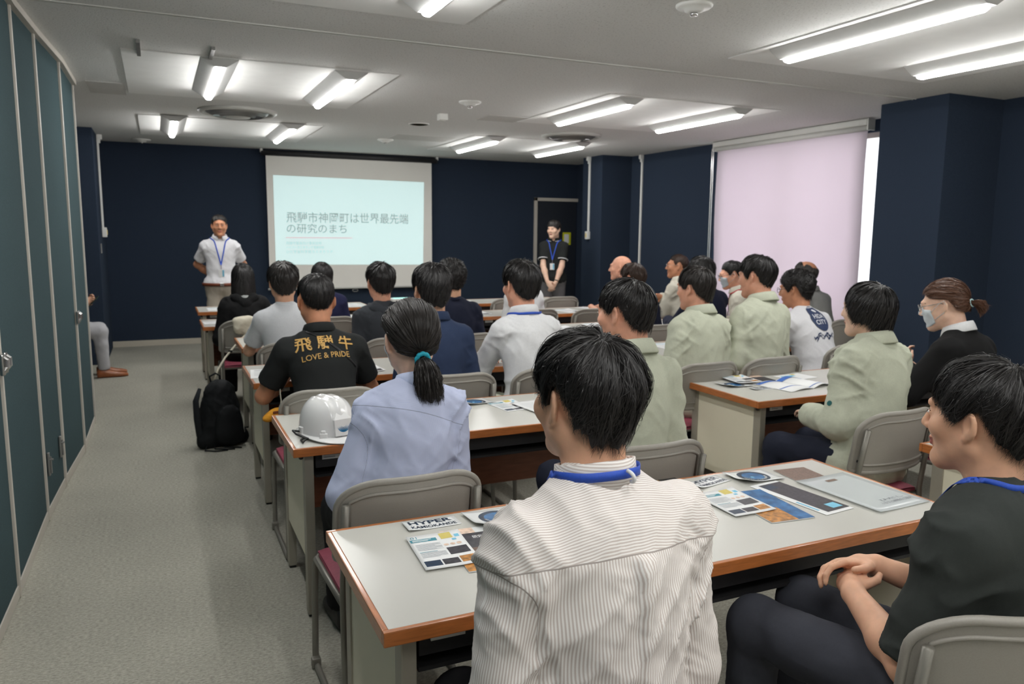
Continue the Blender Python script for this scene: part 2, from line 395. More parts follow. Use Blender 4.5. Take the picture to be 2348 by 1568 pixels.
conduit('white conduit with outlet box on the narrow pillar beside the door', 5.76, 9.93, 1.54, CZ - .09, -1, 0, 1.49)
conduit('long white conduit running down the navy wall left of the blind', XR, 9.32, .05, CZ - .09, -1, 0)
conduit('white conduit with switch box on the pillar behind the partition', -.575, 10.45, 1.53, CZ - .09, 1, 0, 1.48)
c = tag(MB().box((0, 0, 0), (.012, .05, .11), bev=.003).build('wall_plate', M_STEEL), 'small steel plate below the switch box on the left pillar', 'plate'); c.location = (-.568, 9.98, 1.3)
sg = thing('door_sign', 'small yellow notice with white centre on the dark door', 'sign', (6.06, YF - .02, 1.43))
MB().box((0, 0, 0), (.15, .004, .2), bev=.001).build('board', mat('yellow_sign', srgb(205, 205, 30), .5, var=.04, vscale=30), sg)
MB().box((-.005, -.004, 0), (.085, .004, .14)).build('notice', M_PAPER, sg)

# ---- projection screen
SY = 11.10
sc_ = thing('projection_screen', 'white pull-down projection screen showing a pale blue title slide', 'screen', (2.57, SY, 0))
def sx(x): return x - 2.57
M_SCREEN = mat('screen_cloth', srgb(238, 236, 230), .9, spec=.1, var=.01, vscale=4)
MB().b2((sx(1.40), -.002, .72), (sx(3.745), .002, 2.56)).build('screen_cloth', M_SCREEN, sc_)
q = MB(); q.tube([(sx(1.34), 0, 2.555), (sx(3.83), 0, 2.555)], .038, 14); q.build('casing', M_DARKMET, sc_, smooth=True)
for x in (1.345, 3.825): MB().box((sx(x), .0, 2.585), (.035, .06, .05), bev=.006).build('bracket', M_WHITEPL, sc_)
MB().tube([(sx(1.375), 0, .715), (sx(3.77), 0, .715)], .016, 10).build('bottom_bar', M_DIMWHITE, sc_, smooth=True)
MB().tube([(sx(2.58) + .04 * math.cos(a), 0, .675 + .018 * math.sin(a)) for a in np.linspace(0, 2 * PI, 16, endpoint=False)], .004, 6, closed=True).build('pull_ring', M_STEEL, sc_)
M_SLIDE = mat('projected_light', srgb(214, 240, 240), .9, emit=.50, var=.004, vscale=3)
def slide_mat(name, col, e): return mat(name, col, .9, emit=e, var=.01, vscale=5)
sl = MB(); q = [(1.488, 1.054), (3.604, 1.036), (3.627, 2.238), (1.488, 2.262)]
sl.add([(sx(x), -.0035, z) for x, z in q], [(0, 1, 2, 3)])
so = sl.build('projected_slide', M_SLIDE, sc_)
def slide_text(body, x0, x1, zb, hgt, name, m, bold=0.0):
    V, F = text_geo(body, 1.0, bold)
    if not len(V): return
    lo, hi = V.min(0), V.max(0)
    s_ = (x1 - x0) / (hi[0] - lo[0]); sv = hgt / (hi[1] - lo[1])
    P = [(sx(x0 + (v[0] - lo[0]) * s_), -.0045, zb + (v[1] - lo[1]) * sv) for v in V]
    obj(name, to_mesh(name, P, F), m, so)
M_STXT = slide_mat('projected_title', srgb(165, 182, 182), .36); M_STXT2 = slide_mat('projected_small_text', srgb(172, 196, 196), .42); M_SRED = slide_mat('projected_red_rule', srgb(226, 170, 180), .5)
slide_text('飛騨市神岡町は世界最先端', 1.645, 3.383, 1.628, .15, 'slide_title', M_STXT, .009)
slide_text('の研究のまち', 1.645, 2.474, 1.483, .135, 'slide_title', M_STXT, .009)
MB().b2((sx(1.629), -.0045, 1.418), (sx(2.554), -.004, 1.428)).build('slide_rule', M_SRED, so)
slide_text('飛騨市職員向け事前説明', 1.632, 2.114, 1.325, .045, 'slide_caption', M_STXT2)
slide_text('ハイパーカミオカンデ視察研修', 1.632, 2.15, 1.267, .045, 'slide_caption', M_STXT2)
slide_text('ひだ宇宙科学館カミオカラボ', 1.632, 2.27, 1.207, .045, 'slide_caption', M_STXT2)

# ---- ceiling fixtures
M_DIFF = mat('lit_diffuser', (1.0, 0.995, 0.975), .5, emit=LAMP_EMIT)
def make_lamp():
    r = thing('ceiling_lamp', 'x', 'lamp', (0, 0, CZ))
    q = MB(); l = .64
    prof = [(-.115, 0), (-.112, -.005), (-.036, -.052), (.036, -.052), (.112, -.005), (.115, 0)]
    V = [(x, -l, z) for x, z in prof] + [(x, l, z) for x, z in prof]; n = len(prof)
    F = [(i, i + 1, n + i + 1, n + i) for i in range(n - 1)] + [tuple(range(n))[::-1], tuple(range(n, 2 * n)), (0, n, 2 * n - 1, n - 1)]
    q.add(V, F); q.build('housing', mat('lamp_housing', srgb(205, 205, 203), .6, var=.02, vscale=10), r)
    q = MB(); l = .62; pts = []
    for a in np.linspace(PI, 2 * PI, 9): pts.append((.029 * (abs(math.cos(a)) ** .7) * (1 if math.cos(a) > 0 else -1), -.050 + .028 * math.sin(a)))
    ys = [(-l, .7), (-l + .02, 1.0), (l - .02, 1.0), (l, .7)]
    V = [(x * s, y, -.050 + (z + .050) * s) for y, s in ys for x, z in pts]; n = len(pts)
    F = [(j * n + i, (j + 1) * n + i, (j + 1) * n + i + 1, j * n + i + 1) for j in range(3) for i in range(n - 1)] + [tuple(range(n)), tuple(range(3 * n, 4 * n))[::-1]]
    q.add(V, F); q.build('diffuser', M_DIFF, r, smooth=True)
    q = MB(); q.lathe([(0, 0), (.02, 0), (.02, -.012), (0, -.016)], c=(0, .66, 0), n=12); q.build('sensor_cap', M_WHITEPL, r)
    return r
lamp0 = make_lamp(); used = [False]
LX = [(.43, 6.10, 'left lamp of the pair over the left tables, second row of lamps from the screen'), (1.28, 6.13, 'right lamp of the pair over the left tables, second row of lamps from the screen'),
      (.22, 8.98, 'left lamp of the pair nearest the projection screen on the left'), (1.34, 9.02, 'lit strip lamp just left above the projection screen top'),
      (3.55, 6.13, 'left lamp of the pair over the right tables, second row of lamps from the screen'), (4.68, 6.12, 'right lamp of the pair over the right tables, level with the blind'),
      (3.61, 9.0, 'left lamp of the far right pair near the front wall'), (4.74, 9.0, 'right lamp of the far right pair near the narrow pillar'),
      (3.46, 3.07, 'large lit strip lamp near the upper right of the photo'), (4.57, 3.05, 'strip lamp cut by the right edge of the photo'),
      (1.22, 3.07, 'strip lamp cut by the top edge of the photo'), (.1, 3.07, 'strip lamp over the nearest left table end, beyond the top edge'),
      (3.5, .3, 'strip lamp above the right side behind the viewer'), (4.6, .3, 'outer strip lamp above the right side behind the viewer'),
      (1.2, .3, 'strip lamp directly above the viewer'), (.1, .3, 'strip lamp above the partition side of the viewer'),
      (1.2, -1.9, 'unseen strip lamp added near the rear wall on the left'), (3.5, -1.9, 'unseen strip lamp added near the rear wall on the right'), (4.6, -1.9, 'outer unseen strip lamp added near the rear wall on the right')]  # rear-wall row is unseen, added for more fill on the backs
for i, (x, y, lb) in enumerate(LX):
    o = lamp0 if i == 0 else copy_tree(lamp0)
    o.location = (x, y, CZ - .006); o['label'] = lb if 'lamp' in lb else lb; o['group'] = 'ceiling strip lamps'
def make_vent(label, x, y, R):
    r = thing('air_diffuser', label, 'vent', (x, y, CZ), group='round ceiling air diffusers')
    q = MB(); q.lathe([(R, 0), (R, -.012), (R * .9, -.03), (R * .86, -.02), (R * .86, 0)], n=40); q.build('outer_ring', M_DIMWHITE, r, smooth=True)
    for k, (a, b_) in enumerate(((.80, .62), (.58, .40))):
        q = MB(); q.lathe([(R * a, -.008), (R * a, -.014), (R * b_, -.05 - .01 * k), (R * b_, -.044 - .01 * k)], n=40); q.build('cone_ring', M_STEEL, r, smooth=True)
    q = MB(); q.lathe([(0, -.062), (R * .3, -.06), (R * .34, -.045), (R * .34, -.04), (0, -.04)], n=32); q.build('centre_plate', M_DIMWHITE, r, smooth=True)
    q = MB(); q.lathe([(R * .85, -.002), (0, -.002)], n=32); q.build('dark_throat', M_DARKMET, r)
make_vent('round metal air diffuser between the two left lamp pairs', .75, 7.80, .35)
make_vent('round metal air diffuser between the two right lamp pairs', 4.33, 7.90, .34)
def disc(label, x, y, R, m=M_WHITEPL, name='ceiling_detector', dome=True):
    r = thing(name, label, 'detector', (x, y, CZ))
    q = MB(); q.lathe([(R, 0), (R, -.008), (R * .9, -.016), (R * .55, -.018), (R * .5, -.03), (R * .3, -.036), (0, -.037)] if dome else [(R, 0), (R, -.008), (R * .92, -.012), (R * .9, -.006)], n=28)
    q.build('base', m, r, smooth=True)
    q = MB(); q.lathe([(R * .22, -.036), (R * .2, -.05), (0, -.052)] if dome else [(R * .88, -.008), (0, -.008)], n=16); q.build('sensor' if dome else 'grille', M_CHROME if dome else mat('yellowed_grille', srgb(150, 138, 92), .7, var=.1, vscale=200), r, smooth=True)
disc('round white ceiling detector in the middle of the room', 2.47, 6.3, .095)
disc('round white ceiling detector cut by the top edge of the photo', 2.41, 3.2, .088)
disc('round yellowed ceiling speaker grille', 2.5, 7.8, .105, name='ceiling_speaker', dome=False)
disc('round white ceiling detector in front of the screen', 2.56, 9.3, .095)
disc('round white ceiling detector by the left pillar', -.1, 10.75, .105)
sb = thing('ceiling_sensor', 'small white box sensor on the ceiling before the screen', 'sensor', (2.49, 7.05, CZ))
MB().box((0, 0, -.03), (.085, .085, .06), bev=.01).build('case', M_WHITEPL, sb); q = MB(); q.lathe([(.03, -.06), (.028, -.066), (0, -.07)], n=16); q.build('lens', M_DIMWHITE, sb)
# ------------------------------------------------------------------ tables
TW, TD, TZ = 1.79, .605, .70
def make_table():
    r = thing('training_table', 'x', 'table')
    e = .014; th = .034
    MB().b2((e, e, TZ - th + .002), (TW - e, TD - e, TZ - .0008)).build('table_top', M_LAMINATE, r)
    for lo, hi, m in (((0, 0), (TW, e), M_WOODEDGE), ((0, TD - e), (TW, TD), M_WOODEDGE), ((0, e), (e, TD - e), M_WOODEDGE_Y), ((TW - e, e), (TW, TD - e), M_WOODEDGE_Y)):
        MB().b2((lo[0], lo[1], TZ - th), (hi[0], hi[1], TZ), bev=.003).build('edge_strip', m, r)
    for sx_ in (0, 1):
        x0 = .045 if sx_ == 0 else TW - .08
        for y0 in (.03, TD - .08):
            q = MB(); q.b2((x0, y0, .012), (x0 + .035, y0 + .05, TZ - th), bev=.003); lg_ = q.build('leg', M_LEG, r)
            q = MB(); q.b2((x0 + .003, y0 + .006, 0), (x0 + .032, y0 + .044, .013), bev=.003); q.build('foot_glide', M_BLACK, lg_)
        xp = .05 if sx_ == 0 else TW - .062
        MB().b2((xp, .078, .23), (xp + .012, TD - .078, TZ - th - .006), bev=.002).build('end_panel', M_ENDPANEL, r)
        q = MB(); q.lathe([(0, .0), (.009, 0), (.009, -.016), (.006, -.02), (0, -.02)], n=10); q.build('hinge_pin', M_DARKMET, r, loc=(.035 if sx_ == 0 else TW - .035, .045, TZ - th))
    MB().b2((.09, TD - .075, .27), (TW - .09, TD - .06, TZ - th - .012), bev=.002).build('modesty_panel', M_BROWN, r)
    MB().b2((.09, .05, TZ - .135), (TW - .09, TD - .09, TZ - .125)).build('under_shelf', M_SHELF, r)
    MB().b2((.09, .045, TZ - .095), (TW - .09, .055, TZ - th)).build('apron_rail', M_SHELF, r)
    q = MB(); q.b2((.115, .0385, TZ - .062), (.195, .0445, TZ - th - .001)); lb_ = q.build('inventory_tag', M_DIMWHITE, r)
    for k in range(2):
        MB().b2((.122, .0378, TZ - .046 - k * .009), (.185 - k * .02, .0386, TZ - .043 - k * .009)).build('tag_print', M_TEXT, lb_)
    return r
tb0 = make_table()
TABLES = {'T1': (.386, 1.467, 'nearest table, with the striped-shirt man and the dark T-shirt man'), 'T2': (.432, 2.925, 'table with the white hard hat, second row from the viewer, left block'),
          'T3': (.440, 4.315, 'left-block table where the gold-lettered black polo leans, third row from the viewer'), 'T4': (.508, 5.650, 'left-block table of the light grey T-shirt and dark hoodie row'),
          'T5': (.325, 7.040, 'left-block table of the long-haired woman in black, second from the screen'), 'T6': (.345, 8.340, 'front left-block table just before the presenter'),
          'R1': (2.745, 1.462, 'table corner at the right edge behind the dark T-shirt man'), 'R2': (2.672, 2.905, 'right-block table of the bob-haired jacket wearer and woman in black'),
          'R3': (2.680, 4.300, 'right-block table in front of the two green jackets and white print T-shirt'), 'R4': (2.700, 5.600, 'right-block table of the brown-haired man in navy, third from the screen'),
          'R5': (2.800, 6.975, 'right-block table of the bald man, second from the screen'), 'R6': (2.780, 8.300, 'front right-block table before the man in the black polo')}
for i, (k, (x, y, lb)) in enumerate(TABLES.items()):
    o = tb0 if i == 0 else copy_tree(tb0)
    o.location = (x, y, 0); o['label'] = 'white-topped table with wooden edge, ' + lb; o['group'] = 'white training tables'
    if len(o['label'].split()) > 16: o['label'] = 'white ' + lb
def tx(k, fx, fy): x, y, _ = TABLES[k]; return x + fx * TW, y + fy * TD

# ------------------------------------------------------------------ chairs (seat centre at origin, facing +y)
def make_chair():
    r = thing('stacking_chair', 'x', 'chair')
    W = .225
    def zt(u):
        a = min(1, max(0, (abs(u) - .45) / .55)); return .80 - .085 * (1 - math.sqrt(max(0, 1 - a * a)))
    def zb(u):
        a = min(1, max(0, (abs(u) - .6) / .4)); return .545 + .02 * (1 - math.sqrt(max(0, 1 - a * a)))
    def yb(u, z): return -.235 + .05 * u * u - (z - .55) * .16
    us = [math.sin(t) for t in np.linspace(-PI / 2, PI / 2, 25)]
    q = MB(); n = len(us); nv = 8; V = []; F = []
    for s_ in (0, 1):
        for u in us:
            for j in range(nv + 1):
                z = zb(u) + (zt(u) - zb(u)) * j / nv; V.append((W * u, yb(u, z) - (.011 if s_ else 0) , z))
    m_ = nv + 1; o2 = n * m_
    for i in range(n - 1):
        for j in range(nv):
            F.append((i * m_ + j, i * m_ + j + 1, (i + 1) * m_ + j + 1, (i + 1) * m_ + j))
            F.append((o2 + i * m_ + j, o2 + (i + 1) * m_ + j, o2 + (i + 1) * m_ + j + 1, o2 + i * m_ + j + 1))
        for j in (0, nv): F.append((i * m_ + j, (i + 1) * m_ + j, o2 + (i + 1) * m_ + j, o2 + i * m_ + j))
    for i in (0, n - 1):
        for j in range(nv): F.append((i * m_ + j, o2 + i * m_ + j, o2 + i * m_ + j + 1, i * m_ + j + 1))
    q.add(V, F); bp = auto_smooth(q.build('back_panel', M_CHAIR, r), .8)
    # rolled rim around the panel and inner raised bead on the rear face
    def outline(k, inset, off):
        P = []
        for u in us: uu = u * (1 - inset / W); z = zt(uu) - inset; P.append((W * uu, yb(uu, z) - off, z))
        for u in us[::-1]: uu = u * (1 - inset / W); z = zb(uu) + inset; P.append((W * uu, yb(uu, z) - off, z))
        return P
    MB().tube(outline(0, 0, .0055), .0105, 8, closed=True).build('back_rim', M_CHAIR, bp, smooth=True)
    MB().tube(outline(0, .034, .012), .0055, 6, closed=True).build('back_bead', M_CHAIR, bp, smooth=True)
    for s_ in (-1, 1):
        q = MB(); q.lathe([(.006, 0), (.005, .003), (0, .004)], n=8)
        z = .60; q.build('rivet', M_DARKMET, bp, loc=(s_ * .205, yb(.91, z) - .011, z), rot=(PI / 2, 0, 0))
    def cush(u, v):
        x = (u - .5) * .40; y = (v - .5) * .40; a = 1 - max(0, (abs(2 * u - 1) - .8) / .2) ** 2 * .6 - max(0, (abs(2 * v - 1) - .8) / .2) ** 2 * .6
        return (x, y, .425 + .018 * max(0, a))
    q = MB(); q.grid(cush, 14, 14); q.b2((-.2, -.2, .405), (.2, .2, .426), bev=.006); q.build('seat_pad', M_SEAT, r, smooth=True)
    q = MB()
    q.tube([(-.205, -.2, .41), (-.21, .17, .41), (-.18, .205, .415), (.18, .205, .415), (.21, .17, .41), (.205, -.2, .41)], .0115, 8)
    q.tube([(-.205, -.19, .41), (.205, -.19, .41)], .0115, 8); q.build('seat_frame', M_TUBE, r, smooth=True)
    for s_ in (-1, 1):
        P = [(.205, -.255, .74), (.207, -.225, .56), (.208, -.21, .43), (.21, -.225, .22), (.212, -.245, .05), (.213, -.235, .018), (.213, -.20, .011), (.214, .17, .011), (.214, .205, .018), (.213, .215, .05), (.212, .205, .25), (.21, .195, .38), (.207, .17, .41)]
        MB().tube([(s_ * a, b_, c_) for a, b_, c_ in P], .0115, 8).build('side_frame', M_TUBE, r, smooth=True)
        q = MB(); q.box((s_ * .216, .195, .022), (.032, .03, .036), bev=.006); q.build('link_clip', M_TUBE, r)
    return r
ch0 = make_chair(); CH = [0]
def chair(x, y, yaw, label):
    o = ch0 if CH[0] == 0 else copy_tree(ch0)
    CH[0] += 1
    o.location = (x, y, 0); o.rotation_euler = (0, 0, yaw); o['label'] = label; o['group'] = 'grey stacking chairs'
    return o
# ------------------------------------------------------------------ implicit surfaces for bodies and clothes
def nrm(v):
    v = np.asarray(v, float); return v / (np.linalg.norm(v) + 1e-12)
I3 = np.eye(3)
def EL(c, r, R=None, k=.03, op='u'):
    c = np.asarray(c, float); r = np.asarray(r, float); return dict(t='e', c=c, r=r, R=I3 if R is None else R, k=k, op=op, bc=c, br=r.max(), cut=None)
def CN(a, b, ra, rb, k=.03, op='u', cut=None):
    a = np.asarray(a, float); b = np.asarray(b, float)
    return dict(t='c', a=a, b=b, ra=ra, rb=rb, k=k, op=op, bc=(a + b) / 2, br=np.linalg.norm(a - b) / 2 + max(ra, rb), cut=cut)
def xfp(p, R, o, s=1.0):
    q = dict(p)
    f = lambda v: o + R @ (v * s)
    if p['t'] == 'e': q['c'] = f(p['c']); q['r'] = p['r'] * s; q['R'] = p['R'] @ R.T; q['bc'] = q['c']
    else: q['a'] = f(p['a']); q['b'] = f(p['b']); q['ra'] = p['ra'] * s; q['rb'] = p['rb'] * s; q['bc'] = (q['a'] + q['b']) / 2
    q['br'] = p['br'] * s
    return q
def prim_d(p, P):
    if p['t'] == 'e':
        q = (P - p['c']) @ p['R'].T
        q = q / p['r']; k0 = np.sqrt(np.einsum('ij,ij->i', q, q)); q = q / p['r']; k1 = np.sqrt(np.einsum('ij,ij->i', q, q)) + 1e-9
        d = k0 * (k0 - 1) / k1
    else:
        ba = p['b'] - p['a']; pa = P - p['a']
        t = np.clip(pa @ ba / (ba @ ba + 1e-12), 0, 1)
        pa = pa - t[:, None] * ba; d = np.sqrt(np.einsum('ij,ij->i', pa, pa)) - (p['ra'] + (p['rb'] - p['ra']) * t)
    if p['cut'] is not None:
        c, n = p['cut']; d = np.maximum(d, (P - c) @ n)
    return d
def sdf(prims, P, far=.3):
    d = np.full(len(P), far); X, Y, Z = (np.ascontiguousarray(P[:, i], np.float32) for i in range(3))
    for p in prims:
        k = p['k']; R = p['br'] + k + .07; c = p['bc']
        m = np.flatnonzero((np.abs(X - c[0]) < R) & (np.abs(Y - c[1]) < R) & (np.abs(Z - c[2]) < R))
        if not len(m): continue
        b = prim_d(p, P[m]); a = d[m]
        if p['op'] == 'u':
            if k < 1e-4: d[m] = np.minimum(a, b)
            else:
                h = np.clip(.5 + .5 * (b - a) / k, 0, 1); d[m] = b * (1 - h) + a * h - k * h * (1 - h)
        else:
            b = -b
            h = np.clip(.5 - .5 * (b - a) / k, 0, 1); d[m] = b * (1 - h) + a * h + k * h * (1 - h)
    return d
_C8 = np.array([(i, j, k) for i in (0, 1) for j in (0, 1) for k in (0, 1)])
_E12 = [(0, 1), (2, 3), (4, 5), (6, 7), (0, 2), (1, 3), (4, 6), (5, 7), (0, 4), (1, 5), (2, 6), (3, 7)]
def surface(prims, h, infl=0.0, cs=4):
    """naive surface nets over the blocks near the surface"""
    lo = np.min([p['bc'] - p['br'] for p in prims if p['op'] == 'u'], 0) - infl - 3 * h
    hi = np.max([p['bc'] + p['br'] for p in prims if p['op'] == 'u'], 0) + infl + 3 * h
    nb = np.ceil((hi - lo) / (h * cs)).astype(int) + 1
    bi = np.stack(np.meshgrid(*[np.arange(n) for n in nb], indexing='ij'), -1).reshape(-1, 3)
    dc = sdf(prims, lo + (bi + .5 - .5 / cs) * h * cs) - infl
    near = np.abs(dc) < h * cs * 1.35
    n = nb * cs
    vals = np.repeat(np.repeat(np.repeat(dc.reshape(nb), cs, 0), cs, 1), cs, 2).astype(np.float32)
    off = np.stack(np.meshgrid(*[np.arange(cs)] * 3, indexing='ij'), -1).reshape(-1, 3)
    pi = (bi[near][:, None, :] * cs + off[None]).reshape(-1, 3)
    vals[pi[:, 0], pi[:, 1], pi[:, 2]] = sdf(prims, lo + pi * h) - infl
    S = vals < 0
    cnt = np.zeros(n - 1, np.int8)
    for c in _C8: cnt += S[c[0]:n[0] - 1 + c[0], c[1]:n[1] - 1 + c[1], c[2]:n[2] - 1 + c[2]]
    act = np.argwhere((cnt > 0) & (cnt < 8))
    cv = np.stack([vals[act[:, 0] + c[0], act[:, 1] + c[1], act[:, 2] + c[2]] for c in _C8], 1)
    acc = np.zeros((len(act), 3)); w = np.zeros(len(act))
    for a, b in _E12:
        va, vb = cv[:, a], cv[:, b]; x = (va < 0) != (vb < 0)
        t = np.where(x, va / np.where(x, va - vb, 1), 0)
        pt = _C8[a] + t[:, None] * (_C8[b] - _C8[a]); acc += pt * x[:, None]; w += x
    V = lo + (act + acc / w[:, None]) * h
    idx = np.full(n - 1, -1, np.int32); idx[act[:, 0], act[:, 1], act[:, 2]] = np.arange(len(act))
    Q = []
    for ax in range(3):
        o1, o2 = [(1, 2), (2, 0), (0, 1)][ax]
        sl = [slice(1, n[i] - 1) for i in range(3)]; sl[ax] = slice(0, n[ax] - 1)
        s2 = list(sl); s2[ax] = slice(1, n[ax])
        A, B = S[tuple(sl)], S[tuple(s2)]
        e = np.argwhere(A != B); st = np.array([s_.start for s_ in sl]); fl_ = A[e[:, 0], e[:, 1], e[:, 2]]; e = e + st
        d1 = np.zeros(3, int); d1[o1] = 1; d2 = np.zeros(3, int); d2[o2] = 1
        q = np.stack([idx[tuple((e - d1 - d2).T)], idx[tuple((e - d2).T)], idx[tuple(e.T)], idx[tuple((e - d1).T)]], 1)
        q[~fl_] = q[~fl_][:, ::-1]; Q.append(q)
    Q = np.concatenate(Q); Q = Q[(Q >= 0).all(1)]
    return V, Q
def vnormals(V, Q):
    fn = np.cross(V[Q[:, 2]] - V[Q[:, 0]], V[Q[:, 3]] - V[Q[:, 1]])
    Nn = np.zeros_like(V)
    for c in range(Q.shape[1]):
        for a in range(3): Nn[:, a] += np.bincount(Q[:, c], fn[:, a], len(V))
    return Nn / (np.linalg.norm(Nn, axis=1, keepdims=True) + 1e-12)
def smooth_v(V, Q, it=1, lam=.5):
    n = len(V)
    for _ in range(it):
        A = np.zeros_like(V); cnt = np.zeros(n)
        for c in range(4):
            i, j = Q[:, c], Q[:, (c + 1) % 4]
            for a in range(3): A[:, a] += np.bincount(i, V[j, a], n) + np.bincount(j, V[i, a], n)
            cnt += np.bincount(i, minlength=n) + np.bincount(j, minlength=n)
        V = V + lam * (A / cnt[:, None] - V)
    return V
def vnoise(P, seed=0):
    P = np.asarray(P, float); i = np.floor(P).astype(np.int64); f = P - i; f = f * f * f * (f * (f * 6 - 15) + 10)
    out = np.zeros(len(P))
    for c in _C8:
        q = i + c; hsh = (q[:, 0] * 73856093) ^ (q[:, 1] * 19349663) ^ (q[:, 2] * 83492791) ^ (seed * 2654435761)
        hsh = (hsh ^ (hsh >> 13)) * 1274126177; hsh = (hsh ^ (hsh >> 16)) & 0xffff
        w = np.prod(np.where(c == 1, f, 1 - f), axis=1); out += w * hsh / 65535.0
    return out
def wrinkle(P, amp, seed, fine=1.0):
    d = np.zeros(len(P))
    for j, (ang, st, fr, a) in enumerate(((.75, 4.5, 20, 1.5), (-.75, 4.5, 19, 1.5), (1.35, 5.0, 15, 1.1), (0.15, 4.0, 36, .6 * fine), (-1.0, 3.5, 52, .45 * fine))):
        ca, sa = math.cos(ang), math.sin(ang)
        x, z = P[:, 0], P[:, 2]
        q = np.stack([(x * ca - z * sa), P[:, 1] * .5, (x * sa + z * ca) / st], 1) * fr
        q += .6 * (vnoise(P * 9, seed + 90 + j)[:, None] - .5)
        n = 1 - np.abs(2 * vnoise(q, seed + j) - 1)
        msk = np.clip(vnoise(P * 7, seed + 40 + j) * 2.2 - .7, 0, 1)
        d += a * amp * (n ** 2 - .35) * msk
    return d

# ------------------------------------------------------------------ heads, hair
def head_prims(face=True, fem=False, scalp_only=False):
    P = [EL((0, -.014, .03), (.074, .096, .086), k=.0), EL((0, .026, -.03), (.061, .066, .084), k=.03)]
    P += [CN((.05, -.002, -.05), (0, .068, -.1), .022, .017, .03), CN((-.05, -.002, -.05), (0, .068, -.1), .022, .017, .03)]
    P += [CN((0, -.028, -.03), (0, -.035, -.15), .054, .056, .03)]
    if scalp_only: return P
    P += [EL((0, .077, -.098), (.022, .016, .015), k=.02)]
    for s in (-1, 1):
        P += [EL((s * .04, .062, -.02), (.026, .024, .024), k=.025)]
        P += [EL((s * .0795, -.012, -.002), (.0075, .0205, .0325), np.array([[math.cos(.5), s * math.sin(.5), 0], [-s * math.sin(.5), math.cos(.5), 0], [0, 0, 1.]]), k=.004)]
        P += [EL((s * .0865, -.005, .003), (.009, .0120, .019), k=.003, op='s')]
        P += [EL((s * .077, -.003, -.030), (.0055, .009, .010), k=.005)]
    if face:
        P += [CN((-.033, .087, .03), (.033, .087, .03), .010, .010, .02)]
        for s in (-1, 1): P += [EL((s * .031, .1, .009), (.018, .012, .011), k=.012, op='s'), EL((s * .031, .0835, .008), (.014, .0105, .009), k=.006)]
        P += [CN((0, .093, .02), (0, .112, -.024), .0075, .0115, .014)]
        for s in (-1, 1): P += [EL((s * .012, .1, -.029), (.009, .01, .008), k=.008)]
        P += [EL((0, .0925, -.054), (.023, .009, .0058), k=.007), EL((0, .0905, -.066), (.02, .01, .0068), k=.007), CN((-.02, .101, -.06), (.02, .101, -.06), .0022, .0022, .004, op='s')]
    return P
SCALP = head_prims(scalp_only=True)
HC = np.array([0, -.012, .022])
# hairline elevation (degrees) by azimuth from front (0) to back (180)
LINES = {
    'man':   ([0, 28, 50, 62, 72, 84, 100, 112, 126, 150, 180], [14, 12, 4, -16, -22, 6, 14, -6, -34, -47, -49]),
    'mush':  ([0, 28, 50, 62, 72, 84, 100, 112, 126, 150, 180], [8, 6, -2, -14, -16, 0, 6, -14, -36, -46, -48]),
    'crop':  ([0, 28, 50, 62, 72, 84, 100, 112, 126, 150, 180], [30, 28, 22, -2, -12, 14, 18, 4, -26, -40, -42]),
    'parted': ([0, 28, 50, 62, 72, 84, 100, 112, 126, 150, 180], [30, 26, 14, -10, -14, 10, 14, -4, -30, -44, -46]),
    'bob':   ([0, 30, 48, 60, 75, 100, 130, 180], [12, 6, -20, -44, -50, -48, -50, -52]),
    'shortbob': ([0, 30, 48, 60, 75, 90, 105, 130, 180], [10, 4, -14, -36, -42, -42, -46, -52, -54]),
    'long':  ([0, 30, 48, 60, 75, 95, 120, 150, 180], [24, 16, -20, -60, -70, -73.5, -75.5, -76, -76]),
    'pony':  ([0, 28, 50, 62, 72, 84, 100, 112, 126, 150, 180], [34, 30, 18, -4, -12, 4, 8, -12, -34, -40, -40]),
}
def hairline(style, psi): a, b = LINES[style]; return np.interp(psi, a, b)
